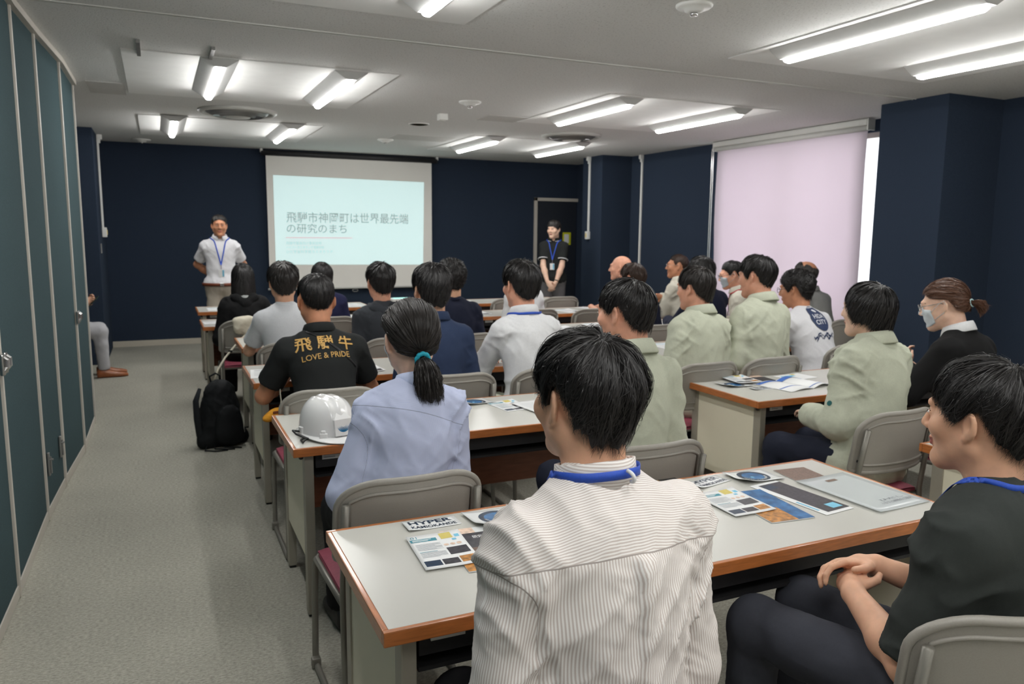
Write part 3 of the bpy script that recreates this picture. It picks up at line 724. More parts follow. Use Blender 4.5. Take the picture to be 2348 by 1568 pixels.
def hair_geo(style='man', th=(.016, .024, .010), hang=.0, pole=None, n=1500, w=.0016, seed=1, rough=.004, clump=.5, start=0.0, curl=0.0, fly=.05, segs=7, inset=.0, flare=0.0, cap=True):
    """hair as a shell over the scalp plus a layer of strand ribbons, in head space"""
    g = np.random.default_rng(seed)
    pole = nrm((0, -.42, .91)) if pole is None else nrm(pole)
    fx = np.array([0, 1.0, 0]); e1 = nrm(fx - pole * (fx @ pole)); 
    if abs(pole[1]) > .9: e1 = nrm(np.array([0, 0, 1.0]) - pole * pole[2])
    e2 = np.cross(e1, pole)
    def dirs(theta, phi):
        return np.cos(theta)[:, None] * pole + np.sin(theta)[:, None] * (np.cos(phi)[:, None] * e1 + np.sin(phi)[:, None] * e2)
    # scalp radius table
    NT, NP = 48, 72
    T, Ph = np.meshgrid(np.linspace(0, 3.05, NT), np.linspace(-PI, PI, NP + 1), indexing='ij')
    D = dirs(T.ravel(), Ph.ravel()); r = np.full(len(D), .30)
    for _ in range(18): r = r - sdf(SCALP, HC + D * r[:, None]) * .9
    r = np.clip(r, .05, .16).reshape(NT, NP + 1)
    def lut(A, theta, phi):
        a = np.clip(theta / 3.05 * (NT - 1), 0, NT - 1.001); b = (phi + PI) / (2 * PI) * NP % NP
        i = a.astype(int); j = b.astype(int); u = a - i; v = b - j
        return (A[i, j] * (1 - u) + A[i + 1, j] * u) * (1 - v) + (A[i, j + 1] * (1 - u) + A[i + 1, j + 1] * u) * v
    def elev_psi(d): return np.degrees(np.arcsin(np.clip(d[:, 2], -1, 1))), np.degrees(np.arctan2(np.abs(d[:, 0]), d[:, 1]))
    # end angle for every phi
    NPH = 180
    ph = np.linspace(-PI, PI, NPH + 1); tt = np.linspace(0.02, 3.0, 240)
    Dg = dirs(np.tile(tt, NPH + 1), np.repeat(ph, len(tt))); el, ps = elev_psi(Dg)
    ok = (el > hairline(style, ps)).reshape(NPH + 1, -1)
    te = np.array([tt[np.argmax(~row)] if (~row).any() else 3.0 for row in ok])
    def tend(phi): return np.interp(phi, ph, te)
    sd = seed * 17
    def relief(theta, phi):
        q = np.stack([np.cos(phi) * 5.5, np.sin(phi) * 5.5, theta * 1.3], 1)
        q2 = np.stack([np.cos(phi) * 14 + theta * 1.5, np.sin(phi) * 14, theta * 2.2], 1)
        return (vnoise(q + sd, seed) - .5) * 1.3 + (vnoise(q2 + sd, seed + 3) - .5) * .8
    def radius(theta, phi, d):
        te_ = tend(phi); s = np.clip(theta / te_, 0, 1)
        thk = np.where(s < .55, th[0] + (th[1] - th[0]) * (s / .55), th[1] + (th[2] - th[1]) * ((s - .55) / .45))
        rs = lut(r, theta, phi)
        R = rs + thk + rough * relief(theta, phi) * np.clip(s * 4, 0, 1)
        if hang > 0:
            lowm = d[:, 2] < 0
            psi = np.arctan2(d[:, 0], d[:, 1])
            dh = np.stack([np.sin(psi), np.cos(psi), np.zeros_like(psi)], 1)
            th_h = np.arccos(np.clip(dh @ pole, -1, 1)); ph_h = np.arctan2(dh @ e2, dh @ e1)
            rho = lut(r, th_h, ph_h) + th[1]
            ce = np.sqrt(np.clip(1 - d[:, 2] ** 2, .02, 1)); dep = np.clip(-d[:, 2] / ce, 0, 4)
            Rh = rho * (1 + (flare - .10) * np.minimum(dep, 1) * 1.0 + flare * .12 * np.maximum(dep - 1, 0)) / ce + rough * relief(theta, phi)
            bl = np.clip(dep * 3, 0, 1) * hang
            R = np.where(lowm, R * (1 - bl) + np.maximum(Rh, R) * bl, R)
        return R
    V = []; F = []
    if cap:
        nt, npz = (34, 120) if n > 2500 else (22, 72)
        s = np.linspace(start, 1, nt) ** .9; phs = np.linspace(-PI, PI, npz, endpoint=False)
        jag = 1 + .035 * (vnoise(np.stack([phs * 9, phs * 0, phs * 0], 1), seed + 9) - .5) + .05 * (g.random(npz) - .5)
        th_ = (s[:, None] * (tend(phs) * jag * (.965 if n > 2000 else .985))[None]).ravel(); pp = np.tile(phs, nt)
        d = dirs(th_, pp); R = radius(th_, pp, d) - .0035
        Vo = HC + d * R[:, None]; Ri = np.minimum(lut(r, th_, pp) - .001, R - .004); Ri = np.where(d[:, 2] < -.3, np.maximum(Ri, R * .8), Ri); Vi = HC + d * Ri[:, None]
        V.append(Vo); V.append(Vi); m = nt * npz
        i, j = np.meshgrid(np.arange(nt - 1), np.arange(npz), indexing='ij'); i = i.ravel(); j = j.ravel(); j2 = (j + 1) % npz
        q = np.stack([i * npz + j, (i + 1) * npz + j, (i + 1) * npz + j2, i * npz + j2], 1)
        F.append(q); F.append(q[:, ::-1] + m)
        j = np.arange(npz); j2 = (j + 1) % npz; b0 = (nt - 1) * npz
        F.append(np.stack([b0 + j, m + b0 + j, m + b0 + j2, b0 + j2], 1))
        if start > 0: F.append(np.stack([j, j2, m + j2, m + j], 1))
    if n:
        ncl = max(24, int(n / 14))
        cph = g.uniform(-PI, PI, ncl); ci = g.integers(0, ncl, n)
        phi = cph[ci] + g.normal(0, .16, n); coff = g.normal(0, 1, ncl)[ci]; clen = g.normal(0, 1, ncl)[ci]
        t0 = g.uniform(max(0.015, start), .72, n) ** 1.1; t0 = np.maximum(t0, start)
        t1 = np.clip(t0 + g.uniform(.3, .8, n), 0, 1.0) + .025 * clen + g.normal(0, .015, n)
        t1 = np.minimum(t1, 1.09)
        lay = g.uniform(-.003, .0025, n) + .0012 * coff
        bend = g.normal(0, .12, n) + .10 * coff
        fl = g.random(n) < fly; lay = lay + fl * g.uniform(0, .007, n) * (th[1] / .024); bend = bend + fl * g.normal(0, .25, n)
        ww = w * g.uniform(.5, 1.3, n)
        base = sum(len(v) for v in V); rows = []
        ss = np.linspace(0, 1, segs + 1)
        pts = []
        for s_ in ss:
            fr = t0 + (t1 - t0) * s_
            phs = phi + bend * s_ * s_ + clump * (cph[ci] - phi) * s_ * s_ + curl * np.sin(s_ * 9 + coff * 5) * .25
            phs = (phs + PI) % (2 * PI) - PI
            th_ = np.maximum(fr * tend(phs), .01); d = dirs(th_, phs)
            R = radius(np.minimum(th_, tend(phs)), phs, d) + lay * (1 if s_ > 0 else 0) - (.004 if s_ == 0 else 0) + curl * .006 * np.cos(s_ * 11 + coff * 7) - .002 * (s_ == 1)
            pts.append(HC + d * R[:, None])
        pts = np.stack(pts, 1)   # n, segs+1, 3
        tan = np.gradient(pts, axis=1); rad = pts - HC
        side = np.cross(tan, rad); side /= np.linalg.norm(side, axis=2, keepdims=True) + 1e-9
        side = side + .35 * g.normal(0, 1, (n, 1, 1)) * rad / (np.linalg.norm(rad, axis=2, keepdims=True))
        wt = np.interp(ss, [0, .15, .7, 1], [.5, 1, .85, .12])
        A = pts + side * (ww[:, None] * wt)[..., None] / 2; B = pts - side * (ww[:, None] * wt)[..., None] / 2
        V.append(np.stack([A, B], 2).reshape(-1, 3))
        k = (segs + 1) * 2
        i, j = np.meshgrid(np.arange(n), np.arange(segs), indexing='ij'); b = base + i.ravel() * k + j.ravel() * 2
        F.append(np.stack([b, b + 1, b + 3, b + 2], 1))
    return np.concatenate(V), np.concatenate(F)
def tail_geo(p0, p1, p2, r0, r1, n, w, seed, fan=.0):
    """bundle of strands along a bent path, plus a core"""
    g = np.random.default_rng(seed); p0, p1, p2 = map(np.asarray, (p0, p1, p2)); V = []; F = []; segs = 8
    ss = np.linspace(0, 1, segs + 1)
    C = [(1 - s) ** 2 * p0 + 2 * s * (1 - s) * p1 + s * s * p2 for s in ss]
    q = MB(); q.tube(C, [r0 * .6 + (r1 - r0) * .6 * math.sin(min(1, s * 1.6) * PI / 2) if s < .85 else (r1 * .6) * (1 - (s - .85) / .15 * .8) for s in ss], 12)
    base = 0; pts = []
    a = g.uniform(0, 2 * PI, n); rr = np.sqrt(g.uniform(.25, 1, n))
    t = nrm(p2 - p0); u = nrm(np.cross(t, (0, .3, 1.0) if abs(t[2]) < .9 else (1.0, 0, 0))); v = np.cross(t, u)
    ln = g.uniform(.82, 1.04, n)
    for s in ss:
        c = (1 - s * ln)[:, None] ** 2 * p0 + (2 * s * ln * (1 - s * ln))[:, None] * p1 + ((s * ln) ** 2)[:, None] * p2
        R = r0 + (r1 - r0) * math.sin(min(1, s * 1.4) * PI / 2) + fan * s * s * g.normal(0, .3, n)
        pts.append(c + (rr * R)[:, None] * (np.cos(a)[:, None] * u + np.sin(a)[:, None] * v))
    pts = np.stack(pts, 1); tan = np.gradient(pts, axis=1); side = np.cross(tan, g.normal(0, 1, (n, 1, 3))); side /= np.linalg.norm(side, axis=2, keepdims=True) + 1e-9
    wt = np.interp(ss, [0, .8, 1], [1, .9, .15]) * w
    A = pts + side * wt[None, :, None] / 2; B = pts - side * wt[None, :, None] / 2
    V2 = np.stack([A, B], 2).reshape(-1, 3); k = (segs + 1) * 2
    i, j = np.meshgrid(np.arange(n), np.arange(segs), indexing='ij'); b = len(q.V) + i.ravel() * k + j.ravel() * 2
    return np.concatenate([np.array(q.V), V2]), [f for f in q.F] + [tuple(x) for x in np.stack([b, b + 1, b + 3, b + 2], 1)]
# ------------------------------------------------------------------ people
def rotx(a): c, s = math.cos(a), math.sin(a); return np.array([[1, 0, 0], [0, c, -s], [0, s, c]])
def roty(a): c, s = math.cos(a), math.sin(a); return np.array([[c, 0, s], [0, 1, 0], [-s, 0, c]])
def rotz(a): c, s = math.cos(a), math.sin(a); return np.array([[c, -s, 0], [s, c, 0], [0, 0, 1]])
def ik(S, W, l1, l2, pole):
    d = W - S; L = np.linalg.norm(d); L2 = min(L, (l1 + l2) * .995); t = d / L
    W = S + t * L2
    a = (l1 * l1 - l2 * l2 + L2 * L2) / (2 * L2); hgt = math.sqrt(max(0, l1 * l1 - a * a))
    p = np.asarray(pole, float); p = p - t * (p @ t); p = nrm(p)
    return S + t * a + p * hgt, W
def hand_prims(w, d, n, side, curl=.5, s=1.0, spread=.0):
    """w wrist, d along the hand, n out of the back of the hand, side = +1 if the thumb is towards cross(d, n)"""
    d = nrm(d); n = nrm(n - d * (np.asarray(n) @ d)); x = np.cross(d, n) * side
    R = np.stack([x, d, n])
    P = [EL(w + d * .048 * s, np.array([.038, .052, .0145]) * s, R, .008), CN(w - d * .01, w + d * .03 * s, .024 * s, .026 * s, .015)]
    for j, (o, ln) in enumerate(((.027, .92), (.009, 1.0), (-.009, .94), (-.026, .76))):
        b = w + d * (.088 - abs(j - 1.3) * .004) * s + x * o * s; a = 0.0
        for q, (l, r0, r1) in enumerate(((.042, .0088, .008), (.027, .008, .0073), (.021, .0073, .0062))):
            a += curl * (.75 if q == 0 else 1.0) * (1 + .08 * j)
            dd = d * math.cos(a) - n * math.sin(a) + x * spread * (1.5 - j) * .3
            e = b + nrm(dd) * l * ln * s; P.append(CN(b, e, r0 * s, r1 * s, .0025)); b = e
    b = w + d * .022 * s + x * .03 * s - n * .004 * s; dd = nrm(x * .75 + d * .75 - n * .25)
    e = b + dd * .036 * s; P.append(CN(b, e, .0125 * s, .0105 * s, .008)); dd = nrm(x * .25 + d * 1.0 - n * .3 * curl); e2 = e + dd * .032 * s; P.append(CN(e, e2, .0102 * s, .0082 * s, .003))
    return P
SKIN = {}
def skin_mat(key):
    c = {'mid': (224, 174, 144), 'tan': (196, 138, 106), 'light': (234, 194, 170), 'pink': (222, 164, 138)}[key]
    return mat('skin_' + key, srgb(*c), .5, spec=.35, var=.07, vscale=35, sss=.12, bump=.06, bscale=500, bdist=.0006)
def hair_mat(key):
    c = {'black': (34, 32, 32), 'soft': (44, 40, 38), 'brown': (62, 46, 38), 'copper': (92, 62, 46), 'grey': (58, 54, 52)}[key]
    return mat('hair_' + key, srgb(*c), .42, spec=.4, var=.25, vscale=120, aniso=.5)
def cloth(name, rgb, rough=.85, var=.035, vs=140, bump=.25, bs=700, sheen=0.0, crease=.7, **kw):
    if 'cloth_' + name in MATS: return MATS['cloth_' + name]
    m = mat('cloth_' + name, srgb(*rgb), rough, spec=.2, var=var, vscale=vs, bump=bump, bscale=bs, bdist=.0008, sheen=sheen, **kw)
    N, L, b = mnodes(m)
    if crease:
        t = N.new('ShaderNodeTexNoise'); t.noise_type = 'RIDGED_MULTIFRACTAL'; t.inputs['Scale'].default_value = 7.0; t.inputs['Detail'].default_value = 3.0; t.inputs['Distortion'].default_value = 1.1
        tc = [n for n in N if n.type == 'TEX_COORD'][0]; mp = N.new('ShaderNodeMapping'); mp.inputs['Scale'].default_value = (1.6, 1.0, .8); mp.inputs['Rotation'].default_value = (0, .5, 0)
        L.new(tc.outputs['Object'], mp.inputs[0]); L.new(mp.outputs[0], t.inputs['Vector'])
        bp = N.new('ShaderNodeBump'); bp.inputs['Strength'].default_value = crease; bp.inputs['Distance'].default_value = .007
        L.new(t.outputs[0], bp.inputs['Height']); old = [n for n in N if n.type == 'BUMP' and n != bp][0]
        L.new(bp.outputs['Normal'], old.inputs['Normal'])
    return m
M_EYEW = mat('eye_white', srgb(225, 220, 214), .3, var=.02, vscale=80); M_EYED = mat('eye_dark', srgb(30, 22, 20), .2, var=.05, vscale=80)
M_LIP = mat('lips', srgb(176, 104, 94), .5, var=.05, vscale=80)
M_MASK = mat('white_mask', srgb(214, 222, 228), .9, var=.03, vscale=90, bump=.2, bscale=300)
M_LANY = mat('blue_lanyard', srgb(36, 78, 184), .6, var=.08, vscale=300, bump=.2, bscale=900)
def bvh_of(V, Q): return BVHTree.FromPolygons([tuple(v) for v in V], [tuple(q) for q in Q])
def ribbon(pts, width, bvh, off, name, m, parent, thick=.0012, pull=True, iters=2, sides=None):
    P = [Vector(p) for p in pts]; Nn = []
    Q = []
    for p in P:
        loc, nn, _, dist = bvh.find_nearest(p)
        if pull or (p - loc).dot(nn) < off: p = loc + nn * off
        Q.append(p); Nn.append(nn)
    for _ in range(iters):
        Q2 = list(Q); N2 = list(Nn)
        for i in range(1, len(Q) - 1):
            Q2[i] = (Q[i - 1] + Q[i] * 2 + Q[i + 1]) / 4; N2[i] = (Nn[i - 1] + Nn[i] * 2 + Nn[i + 1]).normalized()
            l, nn, _, _ = bvh.find_nearest(Q2[i])
            if (Q2[i] - l).dot(nn) < off: Q2[i] = l + nn * off
        Q, Nn = Q2, N2
    V = []; F = []
    for i, p in enumerate(Q):
        t = (Q[min(i + 1, len(Q) - 1)] - Q[max(i - 1, 0)]).normalized(); s_ = t.cross(Nn[i]).normalized(); u = Nn[i] * thick
        if sides is not None and sides[i] is not None:
            zd_, wz = sides[i]; zd_ = Vector(zd_); zd_ = -zd_ if zd_.dot(s_) < 0 and wz < .99 else zd_; s_ = (zd_ * wz + s_ * (1 - wz)).normalized(); u = t.cross(s_).normalized() * thick; u = -u if u.dot(Nn[i]) < 0 else u
        s_ = s_ * width / 2
        V += [p + s_, p - s_, p - s_ + u, p + s_ + u]
    for i in range(len(Q) - 1):
        b = i * 4
        for k in range(4): F.append((b + k, b + (k + 1) % 4, b + 4 + (k + 1) % 4, b + 4 + k))
    F += [(0, 1, 2, 3), tuple(len(V) - 1 - k for k in range(4))]
    return obj(name, to_mesh(name, V, F, True), m, parent), Q
def tube_on(pts, r, bvh, name, m, parent, off=None, n=6):
    Q = []
    for p in pts:
        l, nn, _, _ = bvh.find_nearest(Vector(p)); Q.append(tuple(l + nn * (r if off is None else off)))
    return MB().tube(Q, r, n).build(name, m, parent, smooth=True)
def project_geo(V2, F, bvh, org, ax, az, ay, off):
    """flat lettering (x,y) thrown onto the cloth along ay"""
    me = to_mesh('tmp', [(v[0], v[1], 0) for v in V2], F); bm = bmesh.new(); bm.from_mesh(me); bpy.data.meshes.remove(me)
    lo, hi = V2.min(0), V2.max(0); st = .022
    for axis in (0, 1):
        c = lo[axis] + st
        while c < hi[axis]:
            pl = [0, 0, 0]; pl[axis] = c; no = [0, 0, 0]; no[axis] = 1
            bmesh.ops.bisect_plane(bm, geom=bm.verts[:] + bm.edges[:] + bm.faces[:], plane_co=pl, plane_no=no); c += st
    bm.verts.index_update(); out = []; org = Vector(org); ax, az, ay = Vector(ax), Vector(az), Vector(ay)
    for v in bm.verts:
        p = org + ax * v.co.x + az * v.co.y
        l, nn, _, _ = bvh.ray_cast(p - ay * .4, ay)
        if l is None: l, nn, _, _ = bvh.find_nearest(p)
        out.append(tuple(l + nn * off))
    FF = [[v.index for v in f.verts] for f in bm.faces]; bm.free()
    return out, FF

PRES = (0.66, 9.62)
def person(label, head, yaw=0.0, look=None, pitch=.06, roll=0.0, lean=7, hunch=.02, pose='lap', side=0.0, stand=False, sex='m',
           top=None, sleeve='long', loose=.014, wr=.003, collar=None, pants=None, skin='mid', hair=None, hairc='black', h=.010,
           wide=1.0, face=True, chair_label=None, shoe=None, group='seated listeners', chair_off=0.0, seed=None, chair_yaw=None, chair_dx=0.0, armr=1.0, knees=(.42, .50), sw=None, headscale=1.06, body_only=False, bh=None, tuck=False):
    seed = seed or random.randrange(1000)
    hx, hy_, hz_ = head
    fem = sex == 'f'; sw = sw or (.130 if fem else .146); hs = (.95 if fem else 1.0) * headscale
    a = math.radians(lean); u = np.array([0, math.sin(a), math.cos(a)])
    lk = math.atan2(-(PRES[0] - hx), PRES[1] - hy_) if look is None else look
    hyaw = lk - yaw
    Rh = rotz(hyaw) @ rotx(-pitch) @ roty(roll)
    hoff = np.array([0, .015, .0]) + rotx(-pitch) @ np.array([0, .022, .158 * hs])
    base = .90 if stand else .535
    s = (hz_ - base - hoff[2] + hunch * .3) / (.5 * math.cos(a)); s = min(1.16, max(.8, s))
    P0 = np.array([0, 0, base]); Nk = P0 + u * .5 * s + np.array([side, hunch, -hunch * .3]); Hc = Nk + hoff
    root2 = np.array([hx, hy_]) - (rotz(yaw) @ np.array([Hc[0], Hc[1], 0]))[:2]
    ax = np.array([1.0, 0, 0])
    def sp(t):
        c1 = P0 + u * .28 * s + np.array([0, -.012, 0]); return (1 - t) ** 2 * P0 + 2 * t * (1 - t) * c1 + t * t * Nk
    def fr(t):
        z = nrm(sp(min(1, t + .05)) - sp(max(0, t - .05))); return np.stack([ax, np.cross(z, ax), z])
    w = wide * (.92 if fem else 1.0)
    def torso(e=0.0):
        T = [EL(sp(0), (.158 * w + e, .118 * wide + e, .125 + e), fr(0), .0), EL(sp(.3), (.136 * w + e, .104 * wide + e, .14 * s + e), fr(.3), .05),
             EL(sp(.62) + np.array([0, -.008, 0]), (.148 * w + e, .106 * wide + e, .15 * s + e), fr(.62), .05), EL(sp(.82) + np.array([0, -.012, 0]), (.128 * w + e, .084 + e, .090 * s + e), fr(.84), .05)]
        return T
    shl = {}
    for sd in (-1, 1): shl[sd] = sp(.84) + np.array([sd * sw * wide ** .5, -.012, -.008])
    def girdle(e=0.0):
        G = [CN(shl[-1], shl[1], .046 + e, .046 + e, .045)]
        for sd in (-1, 1): G.append(CN(Nk + np.array([sd * .028, -.014, .006]), shl[sd] * .7 + Nk * .3 + np.array([0, -.004, -.012]), .036 + e * .4, .040 + e, .04))
        return G
    # arms
    l1, l2 = .285 * (.95 if fem else 1), .245 * (.95 if fem else 1)
    arms = {}; hands = []
    zt_ = base + .135
    for sd in (-1, 1):
        S = shl[sd]
        if pose == 'lap': W = np.array([sd * .095, .25, zt_ + .01]); pole = (sd * .42, -.75, -.4); hd = (-sd * .5, .85, -.05); hn = (0, 0, 1)
        elif pose == 'clasp': W = np.array([sd * .072 + .02, .215 + .012 * sd, zt_ + .015 + .012 * sd]); pole = (sd * .5, -.6, -.5); hd = (-sd * .8, .55, .1); hn = (sd * .35, .25, .9)
        elif pose == 'table': W = np.array([sd * .12, .43, .742]); pole = (sd * .6, -.3, -.75); hd = (-sd * .75, .65, 0); hn = (0, 0, 1)
        elif pose == 'wide': W = np.array([sd * .13, .41, .745]); pole = (sd * .6, -.2, -.7); hd = (-sd * .8, .6, 0); hn = (0, 0, 1)
        elif pose == 'behind': W = np.array([sd * .07, -.16, base + .06]); pole = (sd * 1.0, -.45, .1); hd = (-sd * .9, -.1, -.3); hn = (0, 1, .1)
        elif pose == 'front': W = np.array([sd * .058, .195 + .012 * sd, base - .06 + .02 * sd]); pole = (sd * 1.0, -.3, -.1); hd = (-sd * .55, .25, -.8); hn = (sd * .2, 1, .3)
        elif pose == 'cross': W = np.array([-sd * .06, .23 + sd * .02, base + .27 + sd * .03]); pole = (sd * 1.0, -.1, -.7); hd = (-sd * 1, .0, .15); hn = (0, 1, .1)
        elif pose == 'phone': W = np.array([sd * .05 + .03, .30, zt_ + .1]); pole = (sd * .9, -.5, -.6); hd = (-sd * .3, .8, .35); hn = (sd * .8, .1, -.3)
        elif pose == 'raise': W = np.array([sd * .05 - .05, .28, zt_ + (.16 if sd < 0 else .12)]); pole = (sd * 1.0, -.4, -.6); hd = (-sd * .4, .5, .7); hn = (sd * .7, .5, 0)
        else: W = np.array([sd * .2, .1, base - .1]); pole = (sd * .3, -1, 0); hd = (0, .2, -1); hn = (sd, 0, 0)
        E_, W = ik(S, W, l1, l2, pole); arms[sd] = (S, E_, W)
        cc = {'clasp': .55, 'front': .5, 'phone': .6, 'raise': .5, 'behind': .6}.get(pose, .32)
        x_ = np.cross(nrm(hd), nrm(hn)); inner = -sd
        tsd = 1 if x_[0] * inner > 0 or pose in ('phone', 'raise') and x_[2] > 0 else -1
        hands += hand_prims(W + nrm(hd) * .012, np.array(hd, float), np.array(hn, float), tsd, cc, .93 if fem else 1.0)
    # body: head, neck, trunk, arms and hands as one skin
    B = (torso(-.018) if top is None else torso(-.018)[2:]) + girdle(-.012)
    for sd in (-1, 1):
        S, E_, W = arms[sd]; B += [CN(S, E_, .046 * armr, .038 * armr, .03), CN(E_, E_ + (W - E_) * .35, .038 * armr, .041 * armr, .02), CN(E_ + (W - E_) * .35, W, .041 * armr, .0265 * armr, .02)]
    B += hands
    B += [CN(Nk + np.array([0, -.005, -.04]), Hc + Rh @ (np.array([0, -.03, -.05]) * hs), .057 * (.86 if fem else 1), .052 * (.86 if fem else 1), .03)]
    hp = head_prims(face, fem); hp[4] = CN((0, -.028, -.03), (0, -.033, -.09), .05 * (.86 if fem else 1), .05 * (.86 if fem else 1), .03)
    B += [xfp(p, Rh, Hc, hs) for p in hp]
    V, Q = surface(B, bh or min(h, .0102))
    me = to_mesh('person_body', V, Q, True)
    o = obj('person', me, skin_mat(skin)); tag(o, label, 'person', group)
    o.location = (root2[0], root2[1], 0); o.rotation_euler = (0, 0, yaw)
    me.materials.append(M_LIP)
    if face:
        loc = (V - Hc) @ Rh / hs
        lipv = (np.abs(loc[:, 0]) < .022) & (loc[:, 1] > .085) & (loc[:, 2] < -.050) & (loc[:, 2] > -.0715)
        fi = lipv[Q].all(1).astype(np.int32); me.polygons.foreach_set('material_index', fi)
    info = dict(o=o, Hc=Hc, Rh=Rh, hs=hs, Nk=Nk, sp=sp, fr=fr, arms=arms, body=(V, Q), seed=seed, sw=sw, P0=P0, shl=shl, base=base, yaw=yaw, root=root2)
    def hp_(p): return Hc + Rh @ (np.asarray(p, float) * hs)
    info['hp'] = hp_
    if face:
        for sd in (-1, 1):
            q = MB(); q.lathe([(0, -.0058), (.008, -.004), (.0115, 0), (.008, .004), (0, .0058)], n=14, sy=.55)
            e = q.build('eye', M_EYEW, o, smooth=True); e.matrix_local = Matrix.LocRotScale(Vector(hp_((sd * .031, .0905, .008))), Matrix(Rh.tolist()).to_quaternion(), Vector((hs, hs, .62 * hs)))
            q = MB(); q.lathe([(0, 0), (.0042, .0004), (.0048, 0)], n=12); ii = q.build('iris', M_EYED, e, smooth=True, loc=(0, .0064, 0), rot=(-PI / 2, 0, 0))
            # eyebrow and lash line
            q = MB(); q.tube([hp_((sd * (.016 + .006 * t), .0975 - .0022 * t - .0006 * t * t, .027 + .0022 * math.sin(t * .75))) for t in np.linspace(0, 5, 7)], [.0012, .0028, .003, .003, .0026, .002, .0008], 6); q.build('eyebrow', hair_mat(hairc if hairc != 'grey' else 'soft'), o, smooth=True)
            q = MB(); q.tube([hp_((sd * (.019 + .0048 * t), .0958 - .0004 * t * t, .0112 + .0022 * math.sin(t * .62))) for t in np.linspace(0, 5, 6)], .0011, 5); q.build('eyelash', M_EYED, o, smooth=True)
    # top garment
    if top is not None:
        G = torso(0) + girdle(0)
        AR = []
        for sd in (-1, 1):
            S, E_, W = arms[sd]; t1 = nrm(E_ - S); t2 = nrm(W - E_)
            ra = (.047 + (.006 if sleeve == 'loose' else 0)) * armr
            if sleeve in ('long', 'loose'):
                AR += [CN(S, E_, ra, ra * .86, .035), CN(E_, W - t2 * .012, ra * .86, ra * .68, .02, cut=(W - t2 * .004, t2))]
            elif sleeve == 'short': c = S + (E_ - S) * .66; AR += [CN(S, c + t1 * .05, ra, ra * 1.06, .03, cut=(c, t1))]
            elif sleeve == 'elbow': c = S + (E_ - S) * .88; AR += [CN(S, c + t1 * .05, ra * 1.05, ra * 1.14, .035, cut=(c, t1))]
        if not stand:
            G += [EL(P0 + np.array([0, .01, -.04]), (.176 * w, .128 * wide, .08), None, .05)]
        else: G += [EL(P0 + np.array([0, .0, -.02]), (.168 * w, .115 * wide, .10), None, .05)]
        gar = G + AR
        V2, Q2 = surface(gar, h, loose)
        V2 = smooth_v(V2, Q2, 1, .4)
        if tuck:
            zc = base - .012; lowm = V2[:, 2] < zc; V2[lowm, 2] = zc - (zc - V2[lowm, 2]) * .12; V2[lowm, :2] *= .93
        nn = vnormals(V2, Q2)
        dA = sdf(AR, V2) if AR else np.full(len(V2), .3); dT = sdf(G, V2)
        wm = .55 + .9 * np.exp(-((dA - dT) / .03) ** 2) + .5 * np.clip((sp(.35)[2] - V2[:, 2]) / .2, 0, 1)
        V2 = V2 + nn * (wrinkle(V2, wr, seed) * wm)[:, None]
        me = to_mesh('top', V2, Q2, True)
        so_ = obj('shirt', me, top, o)
        info['shirt'] = so_; info['bvh'] = bvh_of(V2, Q2); info['sv'] = (V2, Q2, dA, dT)
        if sleeve in ('short', 'elbow'):
            pass
    if pants is not None and not body_only:
        T = [EL(P0 + np.array([0, .0, -.02]), (.166 * w, .122 * wide, .105), None, .0)]
        kx = .105
        for sd in (-1, 1):
            if stand: T += [CN(P0 + np.array([sd * .085, 0, -.06]), (sd * .095, .012, .48), .084, .062, .05), CN((sd * .095, .012, .48), (sd * .1, -.01, .09), .062, .052, .03, cut=(np.array([0, 0, .085]), np.array([0, 0, -1.0])))]
            else: T += [CN(P0 + np.array([sd * .088, .03, -.02]), (sd * kx, knees[0], knees[1] - .02), .083, .064, .05), CN((sd * kx, knees[0], knees[1] - .02), (sd * kx, knees[0] + .02, .10), .062, .05, .03, cut=(np.array([0, 0, .09]), np.array([0, 0, -1.0])))]
        V3, Q3 = surface(T, .010 if (stand or h < .007) else (.0115 if h < .009 else .0155), .006)
        n3 = vnormals(V3, Q3); V3 = V3 + n3 * wrinkle(V3, .004, seed + 5)[:, None]
        obj('trousers', to_mesh('trousers', V3, Q3, True), pants, o)
        for sd in (-1, 1):
            fx, fy = (sd * .1, -.03) if stand else (sd * kx, knees[0] - .03)
            q = MB(); prof = [(-.02, .03, .075), (.0, .036, .095), (.05, .040, .10), (.11, .043, .07), (.17, .046, .052), (.22, .042, .045), (.255, .026, .035), (.268, .006, .028)]
            Vp = []; m_ = 10
            for (y, hw, hh) in prof:
                for k_ in range(m_):
                    an = PI * 2 * k_ / m_; cx_, cz_ = math.cos(an), math.sin(an); Vp.append((fx + hw * np.sign(cx_) * abs(cx_) ** .7, fy + y, hh * .5 + hh * .5 * np.sign(cz_) * abs(cz_) ** .6 + .002))
            Fp = [(i * m_ + k_, i * m_ + (k_ + 1) % m_, (i + 1) * m_ + (k_ + 1) % m_, (i + 1) * m_ + k_) for i in range(len(prof) - 1) for k_ in range(m_)] + [tuple(range(m_))[::-1], tuple((len(prof) - 1) * m_ + k_ for k_ in range(m_))]
            q.add(Vp, Fp); q.build('shoe', shoe or M_BLACK, o, smooth=True)
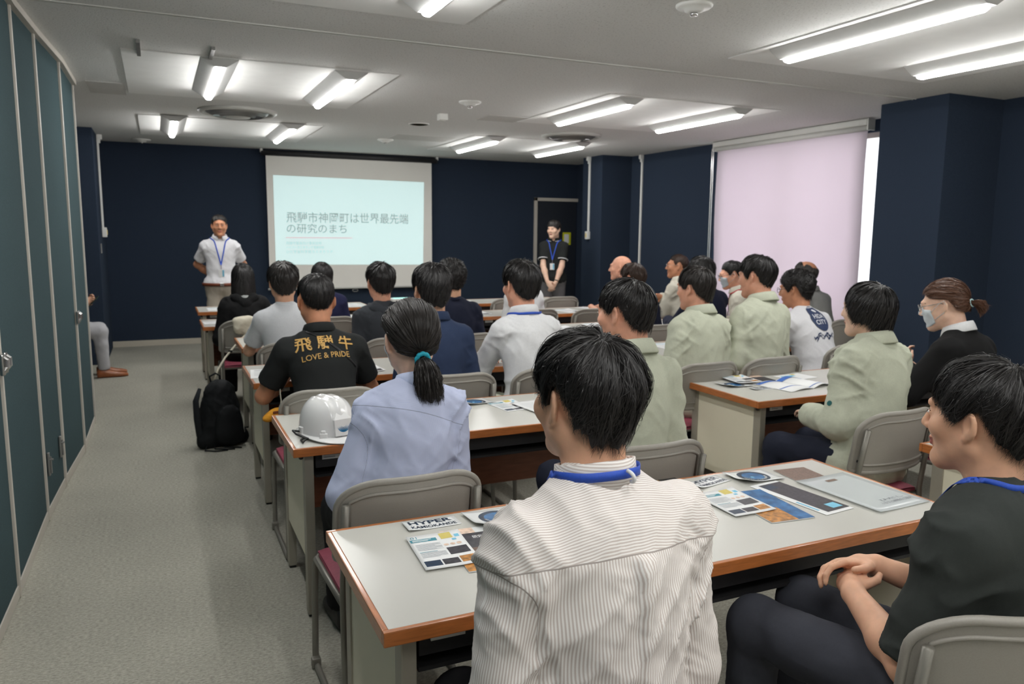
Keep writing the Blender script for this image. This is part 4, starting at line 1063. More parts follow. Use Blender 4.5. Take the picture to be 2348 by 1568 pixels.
    # collar ring
    if collar:
        style, cm = collar
        zdir = nrm(hp_((0, -.03, -.06)) - (Nk + np.array([0, -.005, -.03])) + np.array([0, .0, .06])); xd = ax; yd = np.cross(zdir, xd)
        c0 = Nk + np.array([0, -.008, .020])
        rn = .060 * (.9 if fem else 1) + .2 * loose
        prof = {'shirt': [(0, -.018), (.004, .018), (.005, .034), (.010, .037), (.016, .022), (.024, -.006), (.022, -.010), (.012, .006)],
                'jacket': [(0, -.018), (.006, .022), (.008, .040), (.014, .043), (.024, .026), (.040, -.006), (.038, -.012), (.018, .004)],
                'band': [(0, -.020), (.003, .014), (.004, .026), (.007, .026), (.008, .012), (.008, -.020)],
                'rib': [(.002, -.012), (.003, .004), (.007, .008), (.011, .002), (.012, -.014)]}[style]
        q = MB(); Vc = []; nA = 40
        for i in range(nA + 1):
            an = -PI / 2 + .28 + (2 * PI - .56) * i / nA if style in ('shirt', 'jacket') else -PI / 2 + 2 * PI * i / nA
            an = an + PI  # opening at +y
            lift = .012 * (-math.sin(an)) * (1 if style != 'rib' else .9)
            for (dr, dz) in prof:
                wob = .0015 * math.sin(an * 5 + seed)
                Vc.append(c0 + xd * (rn + dr + wob) * math.cos(an) * 1.02 + yd * (rn + dr + wob) * math.sin(an) * 1.0 + zdir * (dz + lift))
        m_ = len(prof)
        Fc = [(i * m_ + k_, (i + 1) * m_ + k_, (i + 1) * m_ + k_ + 1, i * m_ + k_ + 1) for i in range(nA) for k_ in range(m_ - 1)]
        if style in ('band', 'rib'): pass
        q.add(Vc, Fc); co = q.build('collar', cm, o, smooth=True)
        sm = co.modifiers.new('thickness', 'SOLIDIFY'); sm.thickness = .0015
        info['cring'] = (c0, xd, yd, zdir, rn); info['cstyle'] = style
    # hair
    if hair:
        hk = dict(hair); tail = hk.pop('tail', None)
        Vh, Fh = hair_geo(seed=seed, **hk)
        Vh = Hc + (Vh * hs) @ Rh.T
        info['hair'] = obj('hair', to_mesh('hair', Vh, Fh, True), hair_mat(hairc), o)
    if chair_label:
        cy = yaw if chair_yaw is None else chair_yaw
        f = rotz(yaw) @ np.array([chair_dx, -.015 + chair_off, 0])
        chair(root2[0] + f[0], root2[1] + f[1], cy, chair_label)
    return info
def lanyard(I, m=M_LANY, badge=True, drop=.30, width=.014, front=True):
    Nk = I['Nk']; pts = []
    c0, xd, yd, zd, rn = I.get('cring', (Nk + np.array([0, -.006, .012]), np.array([1., 0, 0]), np.array([0, 1., 0]), np.array([0, 0, 1.]), .066))
    r = rn + {'shirt': .031, 'jacket': .046}.get(I.get('cstyle'), .014)
    end = I['sp'](.5) + np.array([0, .14, 0]) + np.array([0, 0, .16 - drop * .5])
    ring = []
    for t in np.linspace(-2.5, 2.5, 30):
        an = -PI / 2 + t; ring.append(c0 + xd * r * 1.05 * math.cos(an) + yd * r * 1.0 * math.sin(an) + zd * ((.004 if r < rn + .02 else -.012) - .012 * math.sin(an)))
    A = [np.array([ring[0] * (1 - t) + end * t]).ravel() for t in np.linspace(1, .1, 10)]
    Bp = [np.array([ring[-1] * (1 - t) + end * t]).ravel() for t in np.linspace(.1, 1, 10)]
    sd_ = [(zd * 1.0, float(np.clip((2.2 - abs(t)) / .7, 0, 1))) for t in np.linspace(-2.5, 2.5, 30)]
    pts = A + ring + Bp if front else ring
    sd_ = [None] * 10 + sd_ + [None] * 10 if front else sd_
    rb, Q = ribbon(pts, width, I['bvh'], .003, 'lanyard', m, I['o'], pull=False, iters=3, sides=sd_)
    if badge and front:
        p = Q[-1]
        q = MB(); q.tube([tuple(p), (p[0], p[1] + .006, p[2] - .05)], .004, 6); q.build('badge_clip', M_CHROME, I['o'])
        b = MB(); b.box((0, 0, 0), (.062, .003, .09), bev=.002); bo = b.build('name_badge', M_PAPER, I['o'], loc=(p[0], p[1] + .012, p[2] - .095), rot=(-.12, 0, 0))
        b = MB(); b.box((-.02, .0022, .0), (.018, .001, .075)); b.build('badge_stripe', M_SKYPRINT, bo)
    return rb
def mask(I, m=None):
    hp = I['hp']; V, Q = I['body']; bv = bvh_of(V, Q); Vm = []; nu, nv = 14, 10
    for i in range(nu + 1):
        for j in range(nv + 1):
            u = -1 + 2 * i / nu; v = j / nv
            ang = u * 1.12; z = .006 - .104 * v * (1 - .34 * abs(u) ** 1.5) - .016 * abs(u)
            d = I['Rh'] @ np.array([math.sin(ang), math.cos(ang), 0]); o_ = hp((0, .02, z)); p = Vector(o_ + d * .2)
            l, nn, _, _ = bv.ray_cast(p, Vector(-d))
            r = (Vector(o_) - l).length if l is not None else .07
            mn = (.058 + .030 * math.cos(ang) ** 2) * (1 - .30 * max(0, v - .6)) * (.93 + .07 * math.sin(PI * v)); r = max(r + .0030, mn * I['hs'] * .95)
            Vm.append(o_ + d * r)
    F = [(i * (nv + 1) + j, (i + 1) * (nv + 1) + j, (i + 1) * (nv + 1) + j + 1, i * (nv + 1) + j + 1) for i in range(nu) for j in range(nv)]
    mo = obj('face_mask', to_mesh('face_mask', Vm, F, True), m or M_MASK, I['o']); s_ = mo.modifiers.new('thickness', 'SOLIDIFY'); s_.thickness = .0012
    for sd in (-1, 1):
        q = MB(); e = Vm[(nu if sd > 0 else 0) * (nv + 1) + 2]; e2 = Vm[(nu if sd > 0 else 0) * (nv + 1) + nv - 2]
        q.tube([e, hp((sd * .082, .012, .012)), hp((sd * .086, -.014, .022)), hp((sd * .086, -.022, -.005)), hp((sd * .081, -.004, -.035)), e2], .0013, 5); q.build('ear_loop', m or M_MASK, I['o'], smooth=True)
def glasses(I, m=None, r=.021):
    hp = I['hp']; m = m or M_BLACK; root = None
    for sd in (-1, 1):
        q = MB(); q.tube([hp((sd * .033 + r * math.cos(a), .110 - abs(math.cos(a)) * .004, .006 + r * .82 * math.sin(a))) for a in np.linspace(0, 2 * PI, 20, endpoint=False)], .0016, 5, closed=True)
        if sd == -1: q.tube([hp((-.011, .109, .010)), hp((0, .114, .013)), hp((.011, .109, .010))], .0014, 5)
        q.tube([hp((sd * .054, .106, .01)), hp((sd * .07, .09, .012)), hp((sd * .082, .0, .014)), hp((sd * .08, -.02, .002))], .0016, 5)
        q.build('glasses', m, I['o'], smooth=True)
# ------------------------------------------------------------------ the people in the room
HM = dict(style='man', th=(.014, .022, .008), n=1300, w=.003, hang=.25)
def H(style='man', near=0, **k):
    n, w, sg = {0: (900, .0042, 5), 1: (1900, .003, 6), 2: (7000, .0012, 9)}[near]
    d = dict(style=style, n=n, w=w, segs=sg, th=(.014, .022, .008), hang=.2); d.update(k); return d
C_GREEN = cloth('sage_jacket', (192, 196, 177), .85, bump=.2)
C_NAVYJ = cloth('navy_jacket', (44, 56, 82)); C_NAVYD = cloth('dark_navy', (30, 34, 52)); C_NAVYT = cloth('navy_tee', (36, 56, 84))
C_BLACK = cloth('black_knit', (22, 22, 23)); C_WHITE = cloth('white_shirt', (226, 227, 229), .7); C_LGREY = cloth('light_grey_tee', (222, 224, 228))
C_HOOD = cloth('charcoal_hoodie', (58, 61, 66)); C_BPOLO = cloth('black_polo', (36, 38, 38)); C_DKGRN = cloth('charcoal_green_tee', (52, 56, 54), bump=.35)
C_BEIGE = cloth('beige_jacket', (204, 200, 186)); C_GREYS = cloth('grey_shirt', (140, 140, 138)); C_PW = cloth('white_polo', (222, 222, 226), .8)
P_BLACK = cloth('black_trousers', (26, 26, 28)); P_GREY = cloth('grey_trousers', (64, 65, 70)); P_BEIGE = cloth('beige_trousers', (188, 180, 166)); P_NAVY = cloth('navy_trousers', (34, 38, 52)); P_MGREY = cloth('mid_grey_trousers', (104, 102, 104)); P_LTGREY = cloth('pale_grey_trousers', (178, 178, 182)); P_SAGE = cloth('sage_trousers', (150, 156, 138))
def stripes(name, base, line, period, duty, yoke=True):
    m = cloth(name, base, .8); N, L, b = mnodes(m)
    def at(n): a = N.new('ShaderNodeAttribute'); a.attribute_name = n; return a.outputs['Fac']
    def mth(op, a, c=None, d=None):
        q = N.new('ShaderNodeMath'); q.operation = op
        for i, v in enumerate((a, c, d)):
            if v is None: continue
            if isinstance(v, (int, float)): q.inputs[i].default_value = v
            else: L.new(v, q.inputs[i])
        return q.outputs[0]
    def sel(mask, a, c): return mth('ADD', mth('MULTIPLY', mask, a), mth('MULTIPLY', mth('SUBTRACT', 1.0, mask), c))
    my = mth('GREATER_THAN', at('m_yoke'), 0.0); ms = mth('GREATER_THAN', at('m_sleeve'), 0.0)
    co = sel(ms, at('s_sleeve'), sel(my, at('s_yoke'), at('s_torso')) if yoke else at('s_torso'))
    s = mth('SINE', mth('MULTIPLY', co, 2 * PI / period))
    f = N.new('ShaderNodeMapRange'); f.inputs['From Min'].default_value = duty - .25; f.inputs['From Max'].default_value = duty + .25; L.new(s, f.inputs['Value'])
    mx = N.new('ShaderNodeMix'); mx.data_type = 'RGBA'; mx.inputs['A'].default_value = (*srgb(*base), 1); mx.inputs['B'].default_value = (*srgb(*line), 1)
    L.new(f.outputs[0], mx.inputs['Factor'])
    # seam lines
    e1 = mth('LESS_THAN', mth('ABSOLUTE', at('m_yoke')), .0013); e2 = mth('LESS_THAN', mth('ABSOLUTE', at('m_sleeve')), .0005)
    e1 = mth('MULTIPLY', e1, mth('SUBTRACT', 1.0, ms)) if yoke else e2
    sm = mth('MAXIMUM', e1, e2)
    m2 = N.new('ShaderNodeMix'); m2.data_type = 'RGBA'; m2.inputs['B'].default_value = (*[c * .62 for c in srgb(*line)], 1)
    L.new(sm, m2.inputs['Factor']); L.new(mx.outputs['Result'], m2.inputs['A']); L.new(m2.outputs['Result'], b.inputs['Base Color'])
    return m
def stripe_attrs(I, zy, jag=0.0):
    V, Q, dA, dT = I['sv']; me = I['shirt'].data
    sp, fr = I['sp'], I['fr']; R = fr(.7); loc = (V - sp(.7)) @ R.T
    ang = np.zeros(len(V))
    for sd in (-1, 1):
        S, E_, W = I['arms'][sd]; m = (V[:, 0] * sd > 0); 
        t1 = nrm(E_ - S); u = nrm(np.cross(t1, (0, 1, 0))); v = np.cross(t1, u)
        d = V[m] - S; ang[m] = np.arctan2(d @ v, d @ u) * .062
        ang[m] = np.abs(ang[m])
    at = {'s_torso': loc[:, 0] * 1.0 + .0, 's_yoke': loc[:, 2] * .9 + loc[:, 1] * .75, 's_sleeve': ang, 'm_yoke': loc[:, 2] - zy - .12 * np.abs(loc[:, 0]) ** 1.6 * -1, 'm_sleeve': dT - dA - .012}
    for k_, v_ in at.items():
        a = me.attributes.new(k_, 'FLOAT', 'POINT'); a.data.foreach_set('value', v_.astype(np.float32))
def back_text(I, body, size_w, zc, m, name, bold=.0, xc=0.0, tilt=0.0, hgt=None, geo=None):
    V, F = geo if geo else text_geo(body, 1.0, bold)
    lo, hi = V.min(0), V.max(0); s_ = size_w / (hi[0] - lo[0]); sv = s_ if hgt is None else hgt / (hi[1] - lo[1])
    P = np.stack([(V[:, 0] - (lo[0] + hi[0]) / 2) * s_, (V[:, 1] - (lo[1] + hi[1]) / 2) * sv], 1)
    if tilt: c, s2 = math.cos(tilt), math.sin(tilt); P = np.stack([P[:, 0] * c - P[:, 1] * s2, P[:, 0] * s2 + P[:, 1] * c], 1)
    R = I['fr'](.7); o_ = I['sp'](.7) + R[0] * xc + R[2] * zc
    out, FF = project_geo(P, F, I['bvh'], o_, R[0], R[2], R[1], .0042)
    return obj(name, to_mesh(name, out, FF), m, I['shirt'])

# --- nearest row
M_STRIPE = stripes('beige_striped_shirt', (240, 236, 233), (204, 193, 187), .0052, .1)
I = person('man in beige striped shirt with blue lanyard, back to the viewer', (.685, 1.19, 1.222), 0.03, look=.16, pitch=.02, lean=4, hunch=.03, top=M_STRIPE, sleeve='loose', headscale=.93, loose=.012, wr=.0100,
           collar=('band', M_STRIPE), pants=P_BLACK, skin='mid', hair=H('man', 2, th=(.018, .028, .011), hang=.35, rough=.0128, clump=.8, curl=.05, fly=.06), h=.0065, bh=.005, wide=1.0, sw=.152, seed=21, chair_label='grey chair of the striped-shirt man, nearest the viewer')
stripe_attrs(I, .052)
# box pleat below the yoke
V, Q, dA, dT = I['sv']; R_ = I['fr'](.7); lc = (V - I['sp'](.7)) @ R_.T; nv_ = vnormals(V, Q)
pf = 1 / (1 + np.exp(-(lc[:, 0] + .004) / .0016)) - 1 / (1 + np.exp(-(lc[:, 0] - .034) / .006))
am = .012 * pf * np.clip((.050 - lc[:, 2]) / .01, 0, 1) * np.clip(1.15 + lc[:, 2] / .30, .15, 1) * (lc[:, 1] < 0)
I['shirt'].data.vertices.foreach_set('co', (V + nv_ * am[:, None]).astype(np.float32).ravel()); I['shirt'].data.update()
for k_ in ('s_torso', 's_yoke', 's_sleeve', 'm_yoke', 'm_sleeve'):
    cm = [c for c in I['o'].children if c.name.startswith('collar')][0].data
    a = cm.attributes.new(k_, 'FLOAT', 'POINT'); n_ = len(cm.vertices)
    val = np.array([v.co.z for v in cm.vertices], np.float32) if k_ == 's_yoke' else np.full(n_, 1.0 if k_ == 'm_yoke' else -1.0, np.float32)
    a.data.foreach_set('value', val)
lanyard(I, width=.016)
c0, xd, yd, zd, rn = I['cring']
MB().tube([c0 - yd * (rn + .012 + .018 * math.sin(t)) + zd * (.012 + .010 * math.cos(t)) + xd * (.014 + .003 * t) for t in np.linspace(.2, 3.0, 10)], .0034, 8).build('hanger_loop', C_WHITE, I['o'], smooth=True)
# box pleat on the back
Rr = I['fr'](.6)
pl = [I['sp'](.7) + Rr[0] * x + Rr[2] * z - Rr[1] * .3 for x, z in []]
def back_ribbon(I, x0, z0, x1, z1, width, m, name, n=14, off=.0025):
    R = I['fr'](.7); P = []
    for t in np.linspace(0, 1, n):
        p = Vector(I['sp'](.7) + R[0] * (x0 + (x1 - x0) * t) + R[2] * (z0 + (z1 - z0) * t)) - Vector(R[1]) * .4
        l, nn, _, _ = I['bvh'].ray_cast(p, Vector(R[1]))
        if l is not None: P.append(tuple(l))
    return ribbon(P, width, I['bvh'], off, name, m, I['shirt'], iters=1)[0]

I = person('man in charcoal green T-shirt with blue lanyard, hands clasped, at right edge', (1.615, 1.075, 1.125), .20, headscale=1.0, look=.22, pitch=.02, lean=-11, hunch=.05, side=.05, chair_yaw=-.37, chair_dx=.03, chair_off=.04, pose='clasp', top=C_DKGRN, sleeve='elbow', loose=0.014, wr=0.0080,
           collar=('rib', C_DKGRN), pants=cloth('slate_trousers', (60, 62, 70)), skin='mid', hair=H('mush', 2, th=(.016, .026, .011), hang=.45, rough=.007, clump=.7), h=.0065, bh=.0045, wide=1.06, sw=.158, seed=33, knees=(.43, .53), chair_label='grey chair with burgundy seat under the charcoal T-shirt man')
lanyard(I, width=.016, badge=False)

# --- second row
M_BLUEST = stripes('pale_blue_fine_stripe', (204, 211, 236), (186, 195, 227), .0036, .0)
I = person('woman in pale blue shirt with low ponytail and turquoise hair tie', (.789, 2.58, 1.145), .02, headscale=1.13, look=.02, pitch=.16, lean=9, hunch=.03, pose='lap', sex='f', top=M_BLUEST, side=.09, chair_dx=-.045, chair_off=-.0, bh=.006, sleeve='loose', loose=.013, wr=.0072,
           collar=('shirt', C_PW), pants=P_BLACK, skin='light', hair=H('pony', 2, n=4200, w=.0018, th=(.014, .020, .016), pole=(0, -.82, -.57), hang=0, rough=.003, clump=.3), hairc='soft', h=.0075, wide=1.02, seed=45, chair_label='grey chair behind the woman in pale blue')
stripe_attrs(I, .045)
cm = [c for c in I['o'].children if c.name.startswith('collar')][0]
cm.data.materials.clear(); cm.data.materials.append(cloth('pale_blue_collar', (206, 216, 246), .8))
V, F = tail_geo(I['hp']((0, -.104, -.060)), I['hp']((0, -.165, -.085)), I['hp']((.008, -.138, -.205)), .016, .046, 1300, .0022, 3, .02)
obj('ponytail', to_mesh('ponytail', V, F, True), hair_mat('soft'), I['hair'])
M_TIE = mat('turquoise_hair_tie', srgb(32, 166, 190), .7, var=.15, vscale=200, bump=.6, bscale=200)
dr = nrm(I['hp']((0, -.16, -.085)) - I['hp']((0, -.104, -.060))); uu = nrm(np.cross(dr, (1., 0, 0))); ct = I['hp']((0, -.112, -.064))
MB().tube([ct + (.021 + .0015 * math.sin(a * 9)) * (math.cos(a) * np.array([1., 0, 0]) + math.sin(a) * uu) for a in np.linspace(0, 2 * PI, 40, endpoint=False)], .0075, 8, closed=True).build('hair_tie', M_TIE, I['hair'], smooth=True)
MB().tube([ct + np.array([0, -.034, -.0]), ct + np.array([-.012, -.05, -.02]), ct + np.array([-.022, -.055, -.05]), ct + np.array([-.028, -.05, -.075])], .0016, 5).build('tie_string', M_TIE, I['hair'])
mask(I)

I = person('man in sage green work jacket, turned left, behind the striped-shirt man', (1.665, 2.58, 1.208), .02, look=.42, pitch=.08, lean=8, hunch=.03, top=C_GREEN, sleeve='loose', loose=0.017, wr=0.0087,
           collar=('jacket', C_GREEN), pants=P_NAVY, skin='pink', hair=H('mush', 1, n=2600, th=(.012, .020, .008), hang=.4, rough=.003), h=.0085, seed=51, side=.05, chair_dx=-.085, chair_label='grey chair behind the second-row sage jacket, right of the striped shirt')
I = person('person with black bob in sage green work jacket at the right-block table', (2.965, 2.555, 1.178), .04, look=.26, pitch=.02, lean=6, hunch=.03, top=C_GREEN, sleeve='loose', loose=0.020, wr=0.0101, sex='f',
           collar=('jacket', C_GREEN), pants=P_NAVY, skin='light', hair=H('shortbob', 1, n=2600, th=(.014, .022, .016), hang=.75, rough=.003), h=.0085, wide=1.05, seed=57, side=.09, chair_dx=-.10, chair_off=.03, chair_label='grey chair with burgundy seat under the bob-haired jacket wearer')
for sd in (-1,):
    S, E_, W = I['arms'][sd]; p = Vector(S * .55 + E_ * .45 + np.array([-.2, 0, 0])); l, nn, _, _ = I['bvh'].find_nearest(p)
    q = MB(); q.lathe([(.012, 0), (.012, .002), (0, .003)], n=14); e = q.build('sleeve_patch', mat('teal_patch', srgb(20, 92, 92), .7, var=.1, vscale=200), I['shirt']); e.location = l; e.rotation_euler = nn.to_track_quat('Z', 'Y').to_euler()
I = person('woman in black cardigan and white collar with brown tied hair and mask', (3.63, 2.66, 1.175), .12, look=.50, pitch=.26, lean=7, hunch=.04, pose='raise', sex='f', top=C_BLACK, sleeve='loose', loose=0.017, wr=0.0036,
           collar=('shirt', C_WHITE), pants=P_BLACK, skin='light', hair=H('pony', 1, th=(.012, .018, .016), pole=(0, -.95, -.2), rough=.004), hairc='copper', h=.0085, wide=1.12, seed=61, chair_label='grey chair under the woman in black cardigan')
V, F = tail_geo(I['hp']((0, -.118, -.012)), I['hp']((0, -.165, -.01)), I['hp']((.0, -.165, -.075)), .014, .024, 350, .003, 4, .03)
obj('ponytail', to_mesh('ponytail', V, F, True), hair_mat('copper'), I['hair'])
ct = I['hp']((0, -.122, -.014))
MB().tube([ct + .018 * (math.cos(a) * np.array([1., 0, 0]) + math.sin(a) * np.array([0, .3, .95])) for a in np.linspace(0, 2 * PI, 20, endpoint=False)], .004, 6, closed=True).build('hair_tie', mat('mint_tie', srgb(190, 224, 226), .5, var=.05, vscale=90), I['hair'], smooth=True)
mask(I); glasses(I, M_STEEL, .022)

# --- third row
I = person('man in black polo with gold brush lettering leaning on the table', (.75, 4.13, 1.15), .0, headscale=1.12, look=.02, pitch=.18, lean=16, hunch=.05, pose='wide', top=C_BPOLO, sleeve='short', loose=.014, wr=0.0034,
           collar=('shirt', C_BPOLO), pants=P_BLACK, skin='tan', hair=H('crop', 1, th=(.014, .016, .004), hang=0, rough=.004), h=.0085, wide=1.07, sw=.165, armr=1.1, seed=63, chair_dx=-.05, chair_off=-.1, chair_label='grey chair behind the black polo with gold lettering')
M_GOLDTX = mat('gold_shirt_print', srgb(198, 156, 84), .6, var=.12, vscale=120)
back_text(I, '飛 騨 牛', .29, .055, M_GOLDTX, 'kanji_print', .014, hgt=.08)
back_text(I, 'LOVE & PRIDE', .235, -.018, M_GOLDTX, 'latin_print', .004, tilt=.07, hgt=.030)
back_ribbon(I, -.10, .155, .19, -.10, .012, M_BLACK, 'bag_strap')
I = person('man in navy jacket beside the man with gold lettering', (1.36, 4.05, 1.20), .0, headscale=1.12, look=.02, pitch=.05, lean=7, hunch=.03, top=C_NAVYJ, sleeve='loose', loose=0.014, wr=0.0058,
           collar=('shirt', C_NAVYJ), pants=P_NAVY, hair=H('mush', 1, th=(.018, .028, .012), hang=.4, rough=.005), h=.0095, seed=67, chair_label='grey chair behind the navy jacket man in the third row')
I = person('man in white dress shirt with blue lanyard, elbow on the table', (1.91, 4.07, 1.215), .0, headscale=1.1, look=.14, pitch=.06, lean=9, hunch=.03, pose='table', top=C_WHITE, sleeve='loose', loose=0.014, wr=0.0087,
           collar=('shirt', C_WHITE), pants=P_SAGE, skin='pink', hair=H('mush', 1, th=(.018, .028, .010), hang=.3, rough=.006), h=.0085, seed=69, chair_label='grey chair behind the white dress shirt man')
lanyard(I)
I = person('man in sage green work jacket, left of two at third-row right table', (3.01, 3.88, 1.186), .04, look=.34, pitch=.08, lean=8, hunch=.03, top=C_GREEN, sleeve='loose', loose=0.019, wr=0.0087,
           collar=('jacket', C_GREEN), pants=P_NAVY, skin='pink', hair=H('mush', 1, th=(.014, .022, .010), hang=.5), hairc='soft', h=.0095, seed=71, side=.07, chair_dx=-.15, chair_label='grey chair behind the left sage jacket in the third row')
I = person('tall man in sage green work jacket before the pink blind', (3.49, 3.88, 1.25), .04, look=.36, pitch=.10, lean=5, hunch=.03, top=C_GREEN, sleeve='loose', loose=0.019, wr=0.0087,
           collar=('jacket', C_GREEN), pants=P_NAVY, skin='pink', hair=H('man', 1, th=(.016, .024, .008), hang=.15, rough=.006), h=.0095, seed=73, side=.07, chair_dx=-.13, chair_label='grey chair behind the tall sage jacket man')
I = person('curly-haired man in white T-shirt with navy back print, leaning forward', (4.17, 4.22, 1.13), .05, look=.40, pitch=.12, lean=18, hunch=.05, pose='table', top=C_PW, sleeve='short', loose=.016, wr=0.0058,
           collar=('rib', C_PW), pants=P_SAGE, skin='tan', hair=H('man', 1, th=(.020, .026, .012), hang=.2, rough=.010, curl=1.0), h=.0095, wide=1.08, seed=75, chair_label='grey chair under the white printed T-shirt man')
glasses(I, M_DARKMET)
M_NVP = mat('navy_shirt_print', srgb(44, 58, 92), .7, var=.08, vscale=120)
# badge print: tall rounded tag shape with lettering, wavy script below
poly = [(.055 * math.sin(a) * (1 if math.cos(a) < 0 else .92), .085 * math.cos(a)) for a in np.linspace(0, 2 * PI, 28, endpoint=False)]
back_text(I, '', .135, .045, M_NVP, 'badge_print', xc=.0, geo=(np.array([(x, y, 0) for x, y in poly]), [tuple(range(28))]))
M_WTP = mat('white_shirt_print', srgb(224, 226, 232), .7, var=.05, vscale=120)
def lift(o_, d=.0015):
    for v in o_.data.vertices: v.co += Vector(I['fr'](.7)[1]) * -d
lift(back_text(I, 'HIDA', .088, .055, M_WTP, 'badge_lettering', .012, hgt=.036)); lift(back_text(I, 'CITY', .088, .008, M_WTP, 'badge_lettering', .012, hgt=.036))
lift(back_text(I, '', .032, .103, M_WTP, 'badge_dot', geo=(np.array([(math.cos(a), math.sin(a), 0) for a in np.linspace(0, 2 * PI, 16, endpoint=False)]), [tuple(range(16))])))
for dz, ph, wd in ((-.09, 0, .18), (-.105, 1.2, .15)):
    n_ = 26; up = [(x, .012 * math.sin(9 * x + ph) * (1 - .3 * x) + .009 * math.sin(17 * x + ph) ** 2 + .007) for x in np.linspace(-1, 1, n_)]; dn = [(x, y - .010 - .004 * math.sin(5 * x)) for x, y in up[::-1]]
    pv = [(x * wd / 2, y) for x, y in up + dn]; ff = [(i, i + 1, 2 * n_ - 2 - i, 2 * n_ - 1 - i) for i in range(n_ - 1)]
    back_text(I, '', wd, dz, M_NVP, 'script_print', geo=(np.array([(x, y, 0) for x, y in pv]), ff))

# --- fourth row
I = person('man in light grey T-shirt before the screen corner', (.78, 5.5, 1.16), .0, headscale=1.1, look=.0, pitch=.05, lean=8, hunch=.03, pose='table', top=C_LGREY, sleeve='short', loose=.018, wr=0.0036, collar=('rib', C_LGREY), pants=P_BLACK, hair=H('mush', 0, th=(.020, .028, .012), hang=.3, rough=.006), hairc='soft', h=.0128, seed=81, chair_label='grey chair of the light grey T-shirt man, cream strap beside it')
I = person('man in charcoal hoodie under the projected slide', (1.46, 5.5, 1.15), .0, headscale=1.12, look=.05, pitch=.05, lean=8, hunch=.04, top=C_HOOD, sleeve='loose', loose=0.017, wr=0.0072, collar=None, pants=P_BLACK, skin='pink', hair=H('mush', 0, th=(.018, .026, .010), hang=.3), h=.0128, seed=83, chair_label='grey chair of the charcoal hoodie man')
def hood(I, m, e=.0):
    Nk = I['Nk']
    G = [CN(Nk + np.array([-.085, .02, .005]), Nk + np.array([-.07, -.07, .0]), .026, .034, .02), CN(Nk + np.array([.085, .02, .005]), Nk + np.array([.07, -.07, .0]), .026, .034, .02),
         CN(Nk + np.array([-.07, -.07, .0]), Nk + np.array([0, -.10, -.045]), .034, .042, .03), CN(Nk + np.array([.07, -.07, .0]), Nk + np.array([0, -.10, -.045]), .034, .042, .03), EL(Nk + np.array([0, -.095, -.075]), (.07, .03, .05), None, .03)]
    V, Q = surface(G, .01, .004); V = V + vnormals(V, Q) * wrinkle(V, .004, I['seed'])[:, None]
    obj('hood', to_mesh('hood', V, Q, True), m, I['o'])
hood(I, C_HOOD)
I = person('curly-haired man in dark navy sweatshirt right of the screen', (2.0, 5.5, 1.17), .0, headscale=1.12, look=.1, pitch=.05, lean=7, hunch=.03, top=C_NAVYD, sleeve='loose', loose=0.016, wr=0.0058, collar=('rib', C_NAVYD), pants=P_BLACK, hair=H('man', 0, th=(.020, .026, .012), hang=.3, rough=.010, curl=1.0), h=.0128, wide=1.05, seed=85, chair_label='grey chair of the dark navy sweatshirt man')
I = person('brown-haired man in glasses and dark navy T-shirt before the bald man', (3.61, 5.5, 1.14), .05, look=.45, pitch=.06, lean=8, hunch=.04, top=C_NAVYD, sleeve='short', loose=.018, wr=0.0036, collar=('rib', C_NAVYD), pants=P_BLACK, skin='pink', hair=H('man', 0, th=(.014, .020, .008)), hairc='brown', h=.0128, seed=87, chair_label='grey chair of the brown-haired man in navy')
glasses(I)
I = person('person with thick black hair in black top writing beside the sage jackets', (4.32, 5.5, 1.19), .1, look=.45, pitch=.1, lean=9, hunch=.04, pose='table', top=C_NAVYD, sleeve='loose', loose=.02, wr=0.0036, collar=('rib', C_NAVYD), pants=P_BLACK, skin='pink', hair=H('bob', 0, th=(.018, .024, .016), hang=.6), h=.0128, seed=89, chair_label='grey chair of the black-haired person by the right table end')
I = person('man in glasses, grey mask and beige jacket with tie before the blind', (5.06, 5.97, 1.13), .75, look=1.05, pitch=.22, lean=7, hunch=.03, top=C_BEIGE, sleeve='loose', loose=0.019, wr=0.0087, collar=('jacket', C_BEIGE), pants=P_GREY, skin='pink', hair=H('parted', 0, th=(.014, .020, .006), hang=0), h=.0128, seed=91, chair_label='side chair of the masked man by the window')
mask(I, mat('grey_mask', srgb(186, 196, 204), .9, var=.04, vscale=90)); glasses(I); lanyard(I, mat('red_lanyard', srgb(176, 48, 56), .6, var=.08, vscale=200))
q = MB(); sp_ = I['sp']; f_ = []
ribbon([I['Nk'] + np.array([0, .1, .0]) * 1, sp_(.85) + np.array([0, .14, 0]), sp_(.7) + np.array([0, .15, 0]), sp_(.5) + np.array([0, .15, 0])], .05, I['bvh'], .004, 'necktie', mat('navy_tie', srgb(40, 40, 70), .6, var=.15, vscale=120), I['o'])
I = person('balding man in grey shirt against the pink blind', (5.33, 5.3, 1.16), .15, look=.55, pitch=.12, lean=9, hunch=.05, top=C_GREYS, sleeve='long', loose=.018, wr=0.0058, collar=('shirt', C_GREYS), pants=P_GREY, skin='tan', hair=H('crop', 0, th=(.004, .008, .004), start=.46, hang=0, rough=.003), hairc='grey', h=.0128, seed=93, chair_label='chair of the balding man by the window')

